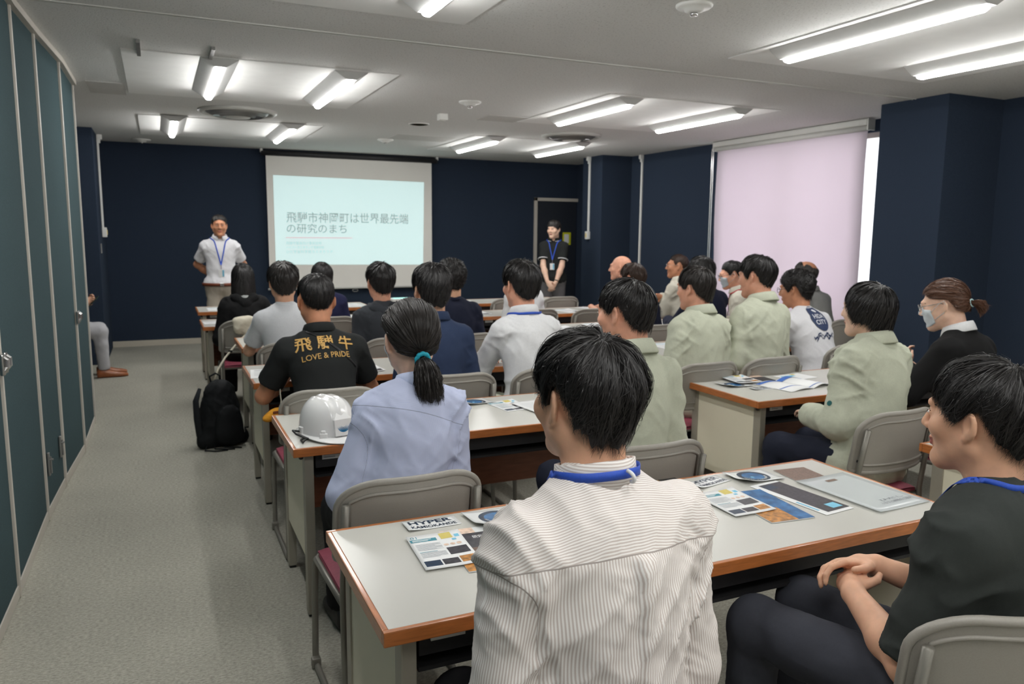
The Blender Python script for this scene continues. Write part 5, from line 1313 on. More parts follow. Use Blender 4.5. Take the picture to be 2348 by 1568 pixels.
# --- fifth row
I = person('woman with long straight black hair in black hoodie', (.65, 6.9, 1.115), .0, look=.0, pitch=.04, lean=6, hunch=.02, sex='f', top=C_BLACK, sleeve='loose', loose=0.017, wr=0.0072, collar=None, pants=P_BLACK, skin='light', hair=H('long', 0, n=1500, th=(.010, .016, .012), hang=1.0, flare=.16, rough=.002, clump=.2), h=.0128, seed=95, chair_label='grey chair of the long-haired woman in black')
hood(I, C_BLACK)
G = [CN(I['Nk'] + np.array([-.04, -.05, .02]), I['Nk'] + np.array([0, -.085, -.01]), .018, .024, .02), CN(I['Nk'] + np.array([.04, -.05, .02]), I['Nk'] + np.array([0, -.085, -.01]), .018, .024, .02)]
V, Q = surface(G, .008, .01); obj('inner_hood', to_mesh('inner_hood', V, Q, True), cloth('grey_jersey', (150, 152, 150)), I['o'])
I = person('woman with black bob in navy top right below the slide', (1.31, 6.9, 1.12), .0, look=.05, pitch=.04, lean=6, hunch=.02, sex='f', top=cloth('indigo_top', (34, 36, 66)), sleeve='loose', loose=.018, wr=0.0058, collar=('rib', cloth('indigo_top', (34, 36, 66))), pants=P_BLACK, skin='light', hair=H('bob', 0, th=(.012, .018, .014), hang=.9, rough=.002, clump=.2), h=.0128, seed=97, chair_label='grey chair of the bob-haired woman in navy')
I = person('woman in white blouse with red lanyard behind the white shirt man', (3.25, 6.9, 1.115), .0, look=.2, pitch=.04, lean=6, hunch=.02, sex='f', top=C_WHITE, sleeve='long', loose=.018, wr=0.0072, collar=('rib', C_WHITE), pants=P_GREY, skin='light', hair=H('bob', 0, th=(.012, .018, .014), hang=.5), hairc='brown', h=.0128, seed=99, chair_label='grey chair of the woman in white blouse')
lanyard(I, mat('red_lanyard', srgb(176, 48, 56)))
I = person('bald man in navy T-shirt, arm on the table', (4.39, 6.9, 1.165), .25, look=.75, pitch=.02, lean=7, hunch=.03, pose='table', top=C_NAVYT, sleeve='short', loose=.018, wr=0.0036, collar=('rib', C_NAVYT), pants=P_GREY, skin='pink', hair=None, h=.0128, wide=1.06, seed=101, chair_label='grey chair of the bald man')
I = person('crop-haired man in glasses and beige jacket, arms folded, by the navy wall', (5.11, 6.9, 1.175), .35, look=.90, pitch=.0, lean=4, hunch=.03, pose='cross', top=C_BEIGE, sleeve='loose', loose=0.019, wr=0.0116, collar=('jacket', C_BEIGE), pants=P_GREY, skin='tan', hair=H('crop', 0, th=(.005, .007, .003), hang=0, rough=.002), hairc='brown', h=.0128, seed=103, chair_label='grey chair of the crop-haired man in beige')
glasses(I, M_STEEL)

# --- standing
I = person('presenter in white short-sleeved polo, beige trousers and brown belt', (.672, 9.62, 1.565), PI - .05, headscale=1.0, look=PI - .02, pitch=.02, lean=-3, hunch=.02, pose='behind', stand=True, top=C_PW, sleeve='short', loose=.018, wr=0.0058, collar=('shirt', C_PW), pants=P_BEIGE, skin='tan', tuck=True, hair=H('parted', 0, th=(.012, .016, .005), hang=0), hairc='soft', h=.010, bh=.007, wide=1.06, seed=105, group='standing speakers', shoe=mat('brown_leather', srgb(120, 70, 40), .4, var=.1, vscale=60))
lanyard(I, drop=.42)
def belt(I, m):
    z = I['base'] - .005; q = MB(); P_ = []
    for a in np.linspace(0, 2 * PI, 40, endpoint=False):
        p = Vector((.5 * math.cos(a), .5 * math.sin(a), z)); l, nn, _, _ = I['bvh'].ray_cast(p, Vector((-math.cos(a), -math.sin(a), 0)))
        P_.append((l.x + .004 * math.cos(a), l.y + .004 * math.sin(a)) if l is not None else (.18 * math.cos(a), .13 * math.sin(a)))
    V = [(x, y, z + d) for d in (-.018, .018) for x, y in P_]; n = 40
    q.add(V, [(i, (i + 1) % n, n + (i + 1) % n, n + i) for i in range(n)]); b = q.build('belt', m, I['o'], smooth=True); s_ = b.modifiers.new('thickness', 'SOLIDIFY'); s_.thickness = .004; s_.offset = 1
    MB().box((P_[10][0], P_[10][1] + .004, z), (.045, .008, .036), bev=.003).build('belt_buckle', M_CHROME, I['o'])
belt(I, mat('brown_belt', srgb(112, 58, 36), .45, var=.1, vscale=80))
I = person('young man in black polo with white-tipped collar, hands folded, by the door', (5.06, 9.70, 1.565), PI - .62, headscale=1.0, look=PI - .95, pitch=.02, lean=-1, hunch=.01, pose='front', stand=True, top=C_BPOLO, sleeve='short', loose=.014, wr=0.0036, collar=('shirt', C_BPOLO), pants=P_MGREY, skin='light', hair=H('mush', 0, th=(.016, .022, .012), hang=.2), hairc='soft', h=.010, bh=.007, seed=107, group='standing speakers')
lanyard(I, drop=.36)
for sd in (-1, 1):   # white sleeve tipping and watch
    S, E_, W = I['arms'][sd]; c = S + (E_ - S) * .655; t = nrm(E_ - S); u_ = nrm(np.cross(t, (0, 1, 0))); v_ = np.cross(t, u_)
    MB().tube([c + .073 * (math.cos(a) * u_ + math.sin(a) * v_) for a in np.linspace(0, 2 * PI, 24, endpoint=False)], .006, 6, closed=True).build('sleeve_tipping', C_WHITE, I['shirt'], smooth=True)
S, E_, W = I['arms'][-1]; c = W - nrm(W - E_) * .02; t = nrm(W - E_); u_ = nrm(np.cross(t, (0, 1, 0))); v_ = np.cross(t, u_)
MB().tube([c + .031 * (math.cos(a) * u_ + math.sin(a) * v_) for a in np.linspace(0, 2 * PI, 20, endpoint=False)], .006, 6, closed=True).build('wristwatch', M_DARKMET, I['o'], smooth=True)
c0, xd, yd, zd, rn = I['cring']
for a0 in (.35, PI - .35 - .9):
    MB().tube([c0 + xd * (rn + .026) * math.cos(a) + yd * (rn + .026) * math.sin(a) + zd * (-.006 - .012 * math.sin(a)) for a in np.linspace(a0, a0 + .9, 8)], .0035, 6).build('collar_tipping', C_WHITE, I['o'], smooth=True)

# --- half-hidden man behind the partition
M_BRSHOE = mat('tan_leather_shoe', srgb(156, 92, 54), .38, var=.12, vscale=60, coat=.2)
I = person('man in pale grey trousers and brown shoes with phone, half hidden by partition', (-.86, 8.98, 1.16), -PI / 2 + .08, look=-PI / 2, pitch=.3, lean=5, hunch=.03, pose='phone', top=C_NAVYD, sleeve='long', loose=.018, wr=0.0036, collar=('rib', C_NAVYD), pants=P_LTGREY, skin='mid', hair=H('man', 0), h=.010, seed=109, shoe=M_BRSHOE, knees=(.44, .50), chair_label='chair of the half-hidden man behind the partition')
S, E_, W = I['arms'][1]; f_ = rotz(I['yaw'])
pw = f_ @ (np.array([.035, .40, I['base'] + .245])) + np.array([I['root'][0], I['root'][1], 0])
ph_ = thing('smartphone', 'dark green smartphone held by the half-hidden man', 'phone', tuple(pw)); ph_.rotation_euler = (-.7, 0, I['yaw'])
MB().box((0, 0, 0), (.075, .009, .15), bev=.004).build('case', mat('dark_green_case', srgb(32, 52, 44), .4, var=.1, vscale=60), ph_)
MB().box((-.015, .006, .05), (.03, .004, .03), bev=.002).build('camera_bump', mat('mint_lens', srgb(110, 170, 160), .3, var=.2, vscale=100), ph_)
# ------------------------------------------------------------------ vacant chairs
for (x, y, lb) in ((3.52, 7.98, 'vacant grey chair at the front right-block table, left one'), (4.15, 7.98, 'vacant grey chair at the front right-block table, right one'), (3.80, 6.66, 'vacant grey chair between the white blouse and the bald man'),
                   (3.05, 5.27, 'vacant grey chair right of the white shirt, fourth row'), (1.95, 6.72, 'vacant grey chair right of the bob-haired woman in navy'), (2.0, 2.62, None)):
    if lb: chair(x, y, 0, lb)
# ------------------------------------------------------------------ papers
def sheet(name, label, cat, x, y, w, d, rz, z=TZ, m=M_PAPER, curl=0.0, th=.0008, group=None, corner=(1, 1), prints=()):
    """a sheet lying on a table: a curved thin slab, with its printed areas as parts; x,y = centre"""
    r = thing(name, label, cat, (x, y, z), rz, group)
    def hgt(px, py):
        if not curl: return 0.0
        a = max(0, (px * corner[0]) / (w / 2)); b = max(0, (py * corner[1]) / (d / 2)); return curl * (a * a * (1 if corner[0] else 0) * .6 + (b * b * .4 if corner[1] else 0) + (a * b) ** 2 * .6)
    nu = 10 if curl else 1
    q = MB(); V = []; F = []
    for lay in (0, 1):
        for i in range(nu + 1):
            for j in range(nu + 1):
                px, py = (i / nu - .5) * w, (j / nu - .5) * d; V.append((px, py, hgt(px, py) + .0004 + lay * th))
    k = nu + 1; o2 = k * k
    for i in range(nu):
        for j in range(nu):
            a = i * k + j; F.append((a, a + 1, a + k + 1, a + k)); F.append((o2 + a, o2 + a + k, o2 + a + k + 1, o2 + a + 1))
    for i in range(nu):
        F += [(i * k, i * k + k, o2 + i * k + k, o2 + i * k), (i * k + nu, o2 + i * k + nu, o2 + i * k + k + nu, i * k + k + nu), (i, o2 + i, o2 + i + 1, i + 1), (nu * k + i, nu * k + i + 1, o2 + nu * k + i + 1, o2 + nu * k + i)]
    q.add(V, F); so_ = q.build('sheet', m, r, smooth=bool(curl))
    for pi_, p in enumerate(prints):
        lift_ = .0004 + th + .0003 + .0001 * (pi_ % 4)
        if p[0] == 'rect':
            _, u0, v0, u1, v1, pm, nm = p; nn = max(1, int(8 * max(u1 - u0, v1 - v0))) if curl else 1
            g = MB(); g.grid(lambda a, b: ((u0 + (u1 - u0) * a - .5) * w, (v0 + (v1 - v0) * b - .5) * d, hgt((u0 + (u1 - u0) * a - .5) * w, (v0 + (v1 - v0) * b - .5) * d) + lift_), nn, nn); g.build(nm, pm, so_)
        elif p[0] == 'disc':
            _, u0, v0, rad, pm, nm = p[:6]; r0 = p[6] if len(p) > 6 else 0.0; g = MB(); n_ = 36
            g.grid(lambda a, b: ((u0 - .5) * w + (r0 + (rad - r0) * b) * math.cos(2 * PI * a), (v0 - .5) * d + (r0 + (rad - r0) * b) * math.sin(2 * PI * a), hgt((u0 - .5) * w + (r0 + (rad - r0) * b) * math.cos(2 * PI * a), (v0 - .5) * d + (r0 + (rad - r0) * b) * math.sin(2 * PI * a)) + lift_ + (.0002 if len(p) > 7 else 0)), n_, 4); g.build(nm, pm, so_)
        elif p[0] == 'text':
            _, body, u0, v0, u1, v1, pm, nm, bold = p; Vt, Ft = TXT(body, bold); lo, hi = Vt.min(0), Vt.max(0)
            P = []
            for v in Vt:
                px = (u0 + (u1 - u0) * (v[0] - lo[0]) / (hi[0] - lo[0]) - .5) * w; py = (v0 + (v1 - v0) * (v[1] - lo[1]) / (hi[1] - lo[1]) - .5) * d; P.append((px, py, hgt(px, py) + lift_ + .0003))
            obj(nm, to_mesh(nm, P, Ft), pm, so_)
        elif p[0] == 'arc':
            _, body, u0, v0, rad, a0, a1, size, pm, nm = p
            n_ = len(body)
            Pv = []; Pf = []
            for ci_, ch in enumerate(body):
                if ch == ' ': continue
                Vt, Ft = TXT(ch, .03); lo, hi = Vt.min(0), Vt.max(0); a = a0 + (a1 - a0) * ci_ / max(1, n_ - 1); sg = 1 if a1 > a0 else -1
                b0 = len(Pv)
                for v in Vt:
                    lx = (v[0] - (lo[0] + hi[0]) / 2) * size; ly = (v[1]) * size; R_ = rad - sg * ly if sg > 0 else rad + ly; aa = a + sg * lx / rad
                    px = (u0 - .5) * w + R_ * math.cos(aa); py = (v0 - .5) * d + R_ * math.sin(aa); Pv.append((px, py, hgt(px, py) + lift_ + .0005))
                Pf += [tuple(i_ + b0 for i_ in f) for f in Ft]
            obj(nm, to_mesh(nm, Pv, Pf), pm, so_)
    return r
_TX = {}
def TXT(body, bold=0.0):
    if (body, bold) not in _TX: _TX[(body, bold)] = text_geo(body, 1.0, bold)
    return _TX[(body, bold)]
def hyper(label, x, y, rz, s=1.0, z=TZ):
    return sheet('logo_sticker', label, 'sticker', x, y, .158 * s, .068 * s, rz, z, M_GLOSSP, .010, corner=(-1, 0), group='logo stickers', prints=(('text', 'HYPER', .09, .53, .90, .90, M_NAVYPRINT, 'sticker_lettering', .03), ('text', 'KAMIOKANDE', .09, .12, .93, .38, M_NAVYPRINT, 'sticker_lettering', .02)))
def roundst(label, x, y, rz, w=.17, d=.125, z=TZ):
    return sheet('round_sticker', label, 'sticker', x, y, w, d, rz, z, M_GLOSSP, .014, corner=(-1, -1), group='round emblem stickers', prints=(('disc', .5, .5, .056, M_NAVYPRINT, 'emblem_ring'), ('disc', .5, .5, .040, M_BLUEPRINT, 'emblem_picture', 0, 1), ('rect', .40, .40, .60, .66, M_SKYPRINT, 'emblem_tank'), ('arc', 'HYPER-KAMIOKANDE', .5, .5, .045, PI * 1.05, PI * 1.95, .011, M_GLOSSP, 'emblem_lettering')))
def leaflet(label, x, y, rz, w=.152, d=.212, z=TZ):
    pr = [('text', '01', .06, .89, .18, .955, M_TEALPRINT, 'leaflet_number', 0), ('rect', .03, .79, .52, .875, M_TEALPRINT, 'title_bar'), ('rect', .07, .84, .42, .855, M_PAPER, 'title_text'), ('rect', .07, .81, .36, .825, M_PAPER, 'title_text'), ('rect', .6, .80, .82, .97, M_YELLOWPRINT, 'hexagon_picture'), ('rect', .86, .8, .95, .88, M_SKYPRINT, 'blue_icon'), ('rect', .78, .72, .86, .77, M_SKYPRINT, 'blue_icon')]
    for k in range(9): pr.append(('rect', .08, .71 - k * .022, .54 - (.12 if k % 4 == 3 else 0), .716 - k * .022, M_GREYPRINT, 'text_line'))
    pr.append(('rect', .08, .475, .4, .487, M_TEALPRINT, 'heading'))
    for k in range(7): pr.append(('rect', .08, .45 - k * .022, .54 - (.15 if k == 6 else 0), .456 - k * .022, M_GREYPRINT, 'text_line'))
    pr += [('rect', .58, .32, .95, .53, M_DARKPRINT, 'photo'), ('rect', .05, .07, .34, .22, M_NAVYPRINT, 'photo'), ('rect', .37, .07, .66, .22, M_DARKPRINT, 'photo'), ('rect', .69, .07, .95, .24, M_GOLDPRINT, 'photo')]
    for k, u in enumerate((.62, .74, .86)): pr.append(('disc', u, .62, .007, M_PEACHPRINT, 'small_icon'))
    return sheet('leaflet', label, 'leaflet', x, y, w, d, rz, z, M_PAPER, .004, corner=(1, 1), group='numbered leaflets', prints=pr)
hyper('curled HYPER KAMIOKANDE sticker left of the striped-shirt man', .671, 2.004, .02)
hyper('curled HYPER KAMIOKANDE sticker right of the striped-shirt man, by the phone', 1.639, 1.997, .24)
roundst('round blue emblem sticker half hidden by the striped shoulder', .862, 1.975, .06, .175, .135)
roundst('round blue emblem sticker on the nearest table beyond the phone', 1.818, 1.982, -.02)
def brochure(label, x, y, rz, dark=True, z=TZ, w=.15, d=.27):
    if dark: pr = (('rect', 0, .86, .62, 1, M_PEACHPRINT, 'pale_band'), ('rect', 0, .5, 1, .86, M_DARKPRINT, 'dark_photo'), ('rect', 0, .22, 1, .5, M_BROWNPRINT, 'bronze_photo'), ('rect', 0, 0, 1, .22, M_GOLDPRINT, 'golden_photo'), ('text', '研究施設', .5, .72, .88, .79, M_PAPER, 'cover_title', .01), ('rect', .62, .68, .88, .695, M_SKYPRINT, 'cover_subtitle'))
    else: pr = (('rect', 0, 0, 1, 1, M_BLUEPRINT, 'blue_photo'), ('rect', 0, 0, .62, .4, M_GOLDPRINT, 'golden_photo'), ('rect', 0, .4, .5, .62, M_BROWNPRINT, 'bronze_photo'))
    return sheet('brochure', label, 'brochure', x, y, w, d, rz, z, M_GLOSSP, 0, .0025, prints=pr)
brochure('dark brochure under the leaflet left of the striped-shirt man', .735, 1.795, -.06)
leaflet('numbered leaflet left of the striped-shirt man', .636, 1.812, -.06, .146, .214, TZ + .0045)
brochure('blue and gold brochure beside the leaflet on the right half of the nearest table', 1.655, 1.745, -.10, False, w=.15, d=.26)
leaflet('numbered leaflet right of the striped-shirt man', 1.578, 1.80, -.02, .152, .205, TZ + .0045)
sheet('poster', 'black-and-white edged poster sheet partly under the clear folder', 'poster', 1.812, 1.765, .125, .30, .10, TZ, M_PAPER, 0, prints=(('rect', .2, .05, 1, .95, M_DARKPRINT, 'dark_photo'), ('rect', .22, .80, .6, .92, M_NAVYPRINT, 'blue_corner'), ('rect', .55, .10, .9, .22, M_SKYPRINT, 'photo_detail'), ('rect', .06, .12, .12, .4, M_SKYPRINT, 'side_text')))
sheet('photo_card', 'bronze photo card showing beyond the clear folder', 'card', 1.99, 1.94, .13, .13, -.1, TZ, M_GLOSSP, 0, prints=(('rect', 0, 0, 1, 1, M_BROWNPRINT, 'bronze_photo'),))
M_CLEAR = mat('clear_folder_plastic', srgb(232, 238, 240), .18, alpha=.62, var=.01, vscale=6)
sheet('clear_folder', 'milky clear plastic folder at the right end of the nearest table', 'folder', 2.03, 1.725, .235, .325, .06, TZ + .0022, M_CLEAR, .006, corner=(-1, 0), prints=(('text', 'ふるさと納税のご案内', .30, .13, .92, .18, M_TEXT, 'folder_print', 0), ('text', 'ひだし', .4, .20, .85, .24, M_TEXT, 'folder_print', 0), ('rect', .42, .83, .62, .88, M_BROWNPRINT, 'handle_cutout')))
p = thing('smartphone', 'black smartphone with gold edge beside the striped shoulder', 'phone', (1.512, 1.985, TZ + .0002), -.02)
MB().box((0, 0, .0045), (.073, .155, .0088), bev=.004).build('case', mat('gold_phone_edge', srgb(186, 150, 96), .3, metal=.7, var=.05, vscale=60), p); MB().box((0, 0, .0092), (.067, .148, .0012), bev=.0005).build('screen', mat('phone_glass', srgb(28, 29, 31), .08, var=.05, vscale=10), p)
# second row
roundst('round blue emblem sticker right of the woman in pale blue', 1.372, 3.435, .15, .17, .13)
leaflet('numbered leaflet in the middle of the hard hat table', 1.50, 3.30, .12, .15, .21)
sheet('handout', 'plain white handout overlapping the leaflet on the hard hat table', 'paper', 1.63, 3.20, .20, .28, .12, TZ + .006, M_PAPER, .002, corner=(1, 0), prints=tuple(('rect', .1, .85 - k * .05, .85, .857 - k * .05, M_GREYPRINT, 'text_line') for k in range(12)))
leaflet('numbered leaflet at the left of the right-block second-row table', 2.96, 3.375, -.12, .15, .20, TZ + .012)
roundst('curled emblem sticker under the leaflet on the right-block second-row table', 2.855, 3.30, -.06, .17, .14)
hyper('small HYPER KAMIOKANDE sticker on the right-block second-row table', 2.932, 3.168, -.03, .92)
sheet('brochure', 'dark brochure between leaflet and booklet on the right-block second-row table', 'brochure', 3.10, 3.40, .15, .18, -.1, TZ, M_GLOSSP, 0, .002, prints=(('rect', 0, 0, 1, .7, M_DARKPRINT, 'dark_photo'), ('rect', 0, .7, 1, 1, M_PEACHPRINT, 'pale_band')))
bk = thing('booklet', 'open white booklet with cobalt headers on the right-block second-row table', 'booklet', (3.17, 3.18, TZ), .16)
for s_ in (0, 1):
    g = MB(); g.grid(lambda a, b: ((a if s_ else -a) * .19 + .0, (b - .5) * .25, .0015 + .018 * math.sin(PI * min(1, a * 1.15)) * (1 if s_ else .45)), 10, 2)
    pg = g.build('page', M_PAPER, bk, smooth=True); sm = pg.modifiers.new('thickness', 'SOLIDIFY'); sm.thickness = .001
    for (v0, v1) in ((.86, .96), (.30, .34)) if s_ == 0 else ((.82, .97), (.1, .12)):
        g = MB(); g.grid(lambda a, b: ((a if s_ else -a) * .18 + .0, (v0 + (v1 - v0) * b - .5) * .25, .0035 + .018 * math.sin(PI * min(1, a * .947 * 1.15)) * (1 if s_ else .45)), 10, 1); g.build('cobalt_header', M_COBALTPRINT, bk)
sheet('handout', 'white handout with yellow mark at the far right of the second-row right table', 'paper', 3.36, 3.36, .21, .15, .1, TZ, M_PAPER, 0, prints=(('rect', .1, .6, .6, .8, M_SKYPRINT, 'blue_print'), ('rect', .6, .8, .75, .95, M_YELLOWPRINT, 'yellow_mark')))
# other rows: scattered handouts, each labelled by where it lies
def hand(x, y, rz, where, w=.21, d=.29, kind=0, z=TZ):
    pr = [('rect', .1, .86, .7, .9, M_TEXT if kind == 0 else M_SKYPRINT, 'heading')] + [('rect', .1, .8 - k * .06, .88, .808 - k * .06, M_GREYPRINT, 'text_line') for k in range(10)]
    if kind == 1: pr.append(('rect', .55, .08, .92, .35, M_DARKPRINT, 'photo'))
    sheet('handout', 'white printed handout ' + where, 'paper', x, y, w, d, rz, z, M_PAPER, .006 if kind else 0, corner=(1, 1), prints=pr, group='printed handouts')
hand(1.03, 4.72, .05, 'right of the black polo with gold lettering'); hand(1.12, 4.52, .1, 'with dark photo beside the gold-lettered man', .15, .2, 1, TZ + .002); hand(.56, 4.60, -.1, 'left of the gold-lettered man, under his elbow')
hand(1.62, 4.62, .2, 'between the navy jacket and white shirt men', .21, .29, 1); hand(1.72, 4.50, -.2, 'by the sleeve of the white shirt man', .15, .21, 0, TZ + .008); hand(2.08, 4.7, .1, 'right of the white shirt man')
hand(.66, 6.0, .1, 'on the corner before the light grey T-shirt', .15, .21); hand(1.1, 6.05, -.1, 'between light grey T-shirt and charcoal hoodie'); hand(1.75, 6.05, .05, 'between charcoal hoodie and navy sweatshirt', .21, .29, 1)
hand(.42, 7.35, .05, 'at the left end before the long-haired woman', .15, .21); hand(1.0, 7.4, .0, 'between the long-haired and bob-haired women'); hand(1.62, 7.3, .1, 'right of the bob-haired woman', .21, .29, 1); hand(1.95, 7.4, -.2, 'at the right end of the second left table from the screen', .15, .21)
hand(.55, 8.6, .0, 'at the left end of the front left table', .21, .29, 1); hand(1.95, 8.6, .1, 'at the right end of the front left table')
hand(2.95, 7.30, .1, 'left of the woman in white blouse', .21, .29, 1); hand(3.62, 7.25, -.1, 'right of the woman in white blouse'); hand(3.95, 7.2, .15, 'on the table left of the bald man', .21, .29, 1); hand(4.3, 7.45, .3, 'before the bald man', .15, .21)
hand(4.05, 8.6, .05, 'on the front right table near the door side', .21, .29, 1); hand(3.3, 8.6, -.05, 'on the front right table near the projector')
hand(3.2, 5.9, .1, 'at the left of the table before the brown-haired man'); hand(3.55, 6.0, -.1, 'with photo before the brown-haired man', .15, .21, 1); hand(3.85, 5.95, .05, 'right of the brown-haired man in navy'); hand(4.2, 5.9, .2, 'under the hands of the black-haired writer', .21, .29, 1)
hand(2.85, 4.6, .05, 'at the left end before the two sage jackets', .15, .21); hand(3.4, 4.65, -.05, 'between the two sage jackets', .21, .29, 1); hand(3.95, 4.65, .1, 'left of the white printed T-shirt man')
wl = thing('note_pad', 'small white pad on the corner of the fourth-row left table', 'notepad', (.60, 5.82, TZ), .1); MB().box((0, 0, .006), (.07, .10, .011), bev=.001).build('pages', M_PAPER, wl); MB().box((0, .045, .0125), (.07, .012, .002)).build('binding', M_DIMWHITE, wl)

# ------------------------------------------------------------------ hard hat
hh = thing('hard_hat', 'white hard hat with blue arc emblem on the second-row table', 'helmet', (.60, 3.12, TZ), .28)
M_HAT = mat('white_hard_hat', srgb(232, 232, 231), .16, var=.01, vscale=8, coat=.4)
def shell(u, v):   # u around, v up ; front of the hat is -y
    a = 2 * PI * u; e = v * PI / 2
    rx, ry, rz_ = .110, .134, .142
    prof = math.cos(e) ** .58
    x = rx * prof * math.cos(a); y = ry * prof * math.sin(a); z = rz_ * math.sin(e) ** 1.0
    rid = max(0, 1 - abs(x) / .012) ** .6 * .006 + (max(0, 1 - abs(abs(x) - .036) / .012) ** .8) * .004
    k = math.sin(e); return (x, y * (1 + rid * 3 * (1 - k)), .012 + z * (1) + rid * k)
g = MB(); g.grid(shell, 72, 24); g.build('shell', M_HAT, hh, smooth=True)
def brim(u, v):
    a = 2 * PI * u; fr_ = max(0, -math.sin(a)); w_ = .012 + .058 * fr_ ** 1.6
    rx, ry = .108 + w_ * v * .75, .134 + w_ * v
    return (rx * math.cos(a), ry * math.sin(a), .014 - v * (.006 + .006 * fr_) + .004 * math.cos(2 * a) * 0 + .010 * v * abs(math.cos(a)) ** 2 * (0.6))
g = MB(); g.grid(brim, 72, 5); b_ = g.build('brim', M_HAT, hh, smooth=True); s_ = b_.modifiers.new('thickness', 'SOLIDIFY'); s_.thickness = .003
q = MB(); q.box((0, -.1305, .052), (.075, .014, .066), R=Matrix.Rotation(-.16, 3, 'X'), bev=.002)
q.add([(-.037, -.131, .085), (.037, -.131, .085), (0, -.092, .128), (-.037, -.118, .082), (.037, -.118, .082), (0, -.085, .124)], [(0, 1, 2), (0, 2, 5, 3), (1, 4, 5, 2), (0, 3, 4, 1)])
pl_ = q.build('front_plate', M_HAT, hh)
for k, r_ in enumerate((.012, .017, .022, .027)):
    g = MB(); w0 = .0012 + .0006 * k
    g.grid(lambda a, b: ((r_ + w0 * math.sin(PI * a) * (2 * b - 1)) * math.cos(PI * (1.08 + .84 * a)) , -.1384 - .155 * ((r_) * math.sin(PI * (1.08 + .84 * a)) + .012) * -1, .064 + (r_ + w0 * math.sin(PI * a) * (2 * b - 1)) * math.sin(PI * (1.08 + .84 * a)) ), 20, 1)
    g.build('arc_emblem', mat('emblem_blue', srgb(24, 112, 160), .4, var=.1, vscale=60), pl_)
for s_ in (-1, 1):
    q = MB(); q.box((s_ * .072, -.108, .022), (.030, .016, .02), R=Matrix.Rotation(s_ * .6, 3, 'Z'), bev=.002); q.box((s_ * .072, -.106, .036), (.018, .012, .014), R=Matrix.Rotation(s_ * .6, 3, 'Z'), bev=.004); q.build('side_lug', M_HAT, hh)
    q = MB(); q.box((s_ * .108, .01, .028), (.016, .03, .03), bev=.004); q.build('side_lug', M_HAT, hh)
q = MB(); q.tube([(-.105, .02, .02), (-.15, .0, .035), (-.155, -.04, .03), (-.12, -.07, .012), (-.15, -.09, .006), (-.14, -.05, .006), (-.10, -.02, .01)], .0045, 6); q.build('chin_strap', M_BLACK, hh, smooth=True)

# ------------------------------------------------------------------ backpack and bags
bp = thing('backpack', 'black backpack standing on the floor at the aisle end of the tables', 'backpack', (.355, 5.76, 0), .35)
M_BAG = cloth('black_nylon', (26, 28, 30), .75, bump=.5, bs=300); M_BAG2 = cloth('black_mesh', (34, 37, 40), .9, bump=.6, bs=500)
G = [EL((0, 0, .12), (.145, .10, .12), None, 0), EL((0, .005, .26), (.135, .09, .16), None, .06), EL((.01, .01, .40), (.09, .06, .06), None, .05), CN((-.13, -.02, .05), (.13, -.02, .05), .05, .05, .05)]
V, Q = surface(G, .011, .004); V[:, 2] = np.maximum(V[:, 2], .006); V = V + vnormals(V, Q) * wrinkle(V, .008, 5)[:, None]; V[:, 2] = np.maximum(V[:, 2], .003)
obj('body', to_mesh('body', V, Q, True), M_BAG, bp)
G = [EL((.02, -.095, .17), (.095, .045, .13), None, 0), EL((.02, -.10, .09), (.10, .05, .07), None, .05)]
V, Q = surface(G, .011, .004); V = V + vnormals(V, Q) * wrinkle(V, .006, 8)[:, None]; obj('front_pocket', to_mesh('front_pocket', V, Q, True), M_BAG, bp)
MB().tube([(-.13, .02, .42), (-.17, -.0, .34), (-.175, -.02, .22), (-.165, -.02, .10), (-.12, -.03, .04)], [.012, .02, .022, .02, .012], 8).build('shoulder_strap', M_BAG2, bp, smooth=True)
MB().tube([(-.03, .06, .44), (-.04, .06, .49), (.0, .05, .51), (.03, .05, .49), (.03, .05, .44)], .007, 6).build('grab_handle', M_BAG, bp, smooth=True)
MB().tube([(.09, -.135, .25), (.10, -.14, .2), (.105, -.145, .12)], .0025, 5).build('zip', M_CHROME, bp); MB().box((.105, -.148, .11), (.006, .004, .02), bev=.002).build('zip_pull', M_CHROME, bp)
for k in range(3): MB().tube([(-.13 + .05 * k, -.06, .03), (-.17 + .07 * k, -.12, .012), (-.12 + .08 * k, -.17, .008), (-.04 + .05 * k, -.19, .006)], .005, 5).build('loose_strap', M_BAG, bp, smooth=True)
tote = thing('tote_bag', 'cream cloth bag hung over the long-haired woman chair, strap trailing', 'bag', (.60, 6.40, 0))
M_CREAM = cloth('cream_canvas', (206, 200, 182), .85)
G = [EL((0, .0, .815), (.085, .030, .035), None, 0), EL((.05, -.022, .73), (.05, .014, .10), None, .03), EL((-.04, -.022, .77), (.045, .014, .06), None, .03), EL((.0, .035, .76), (.06, .014, .06), None, .03)]; V, Q = surface(G, .008, .002); V = V + vnormals(V, Q) * wrinkle(V, .007, 9)[:, None]; obj('bag_body', to_mesh('bag_body', V, Q, True), M_CREAM, tote)
MB().tube([(.0, -.03, .70), (-.08, -.08, .63), (-.16, -.14, .55), (-.22, -.2, .47), (-.25, -.24, .40)], .008, 8).build('strap', M_CREAM, tote, smooth=True); MB().box((-.12, -.11, .59), (.03, .02, .02), bev=.004).build('buckle', M_BLACK, tote)
po = thing('charm_pouch', 'orange plush charm hanging beside the gold-lettered man', 'charm', (.50, 3.98, .60), .3)
G = [EL((0, 0, 0), (.05, .022, .028), rotz(.0) @ roty(.35), 0), EL((-.035, 0, -.018), (.028, .016, .016), None, .02)]; V, Q = surface(G, .006); obj('plush_body', to_mesh('plush_body', V, Q, True), mat('orange_plush', srgb(214, 148, 40), .9, var=.15, vscale=60, bump=.4, bscale=300), po)
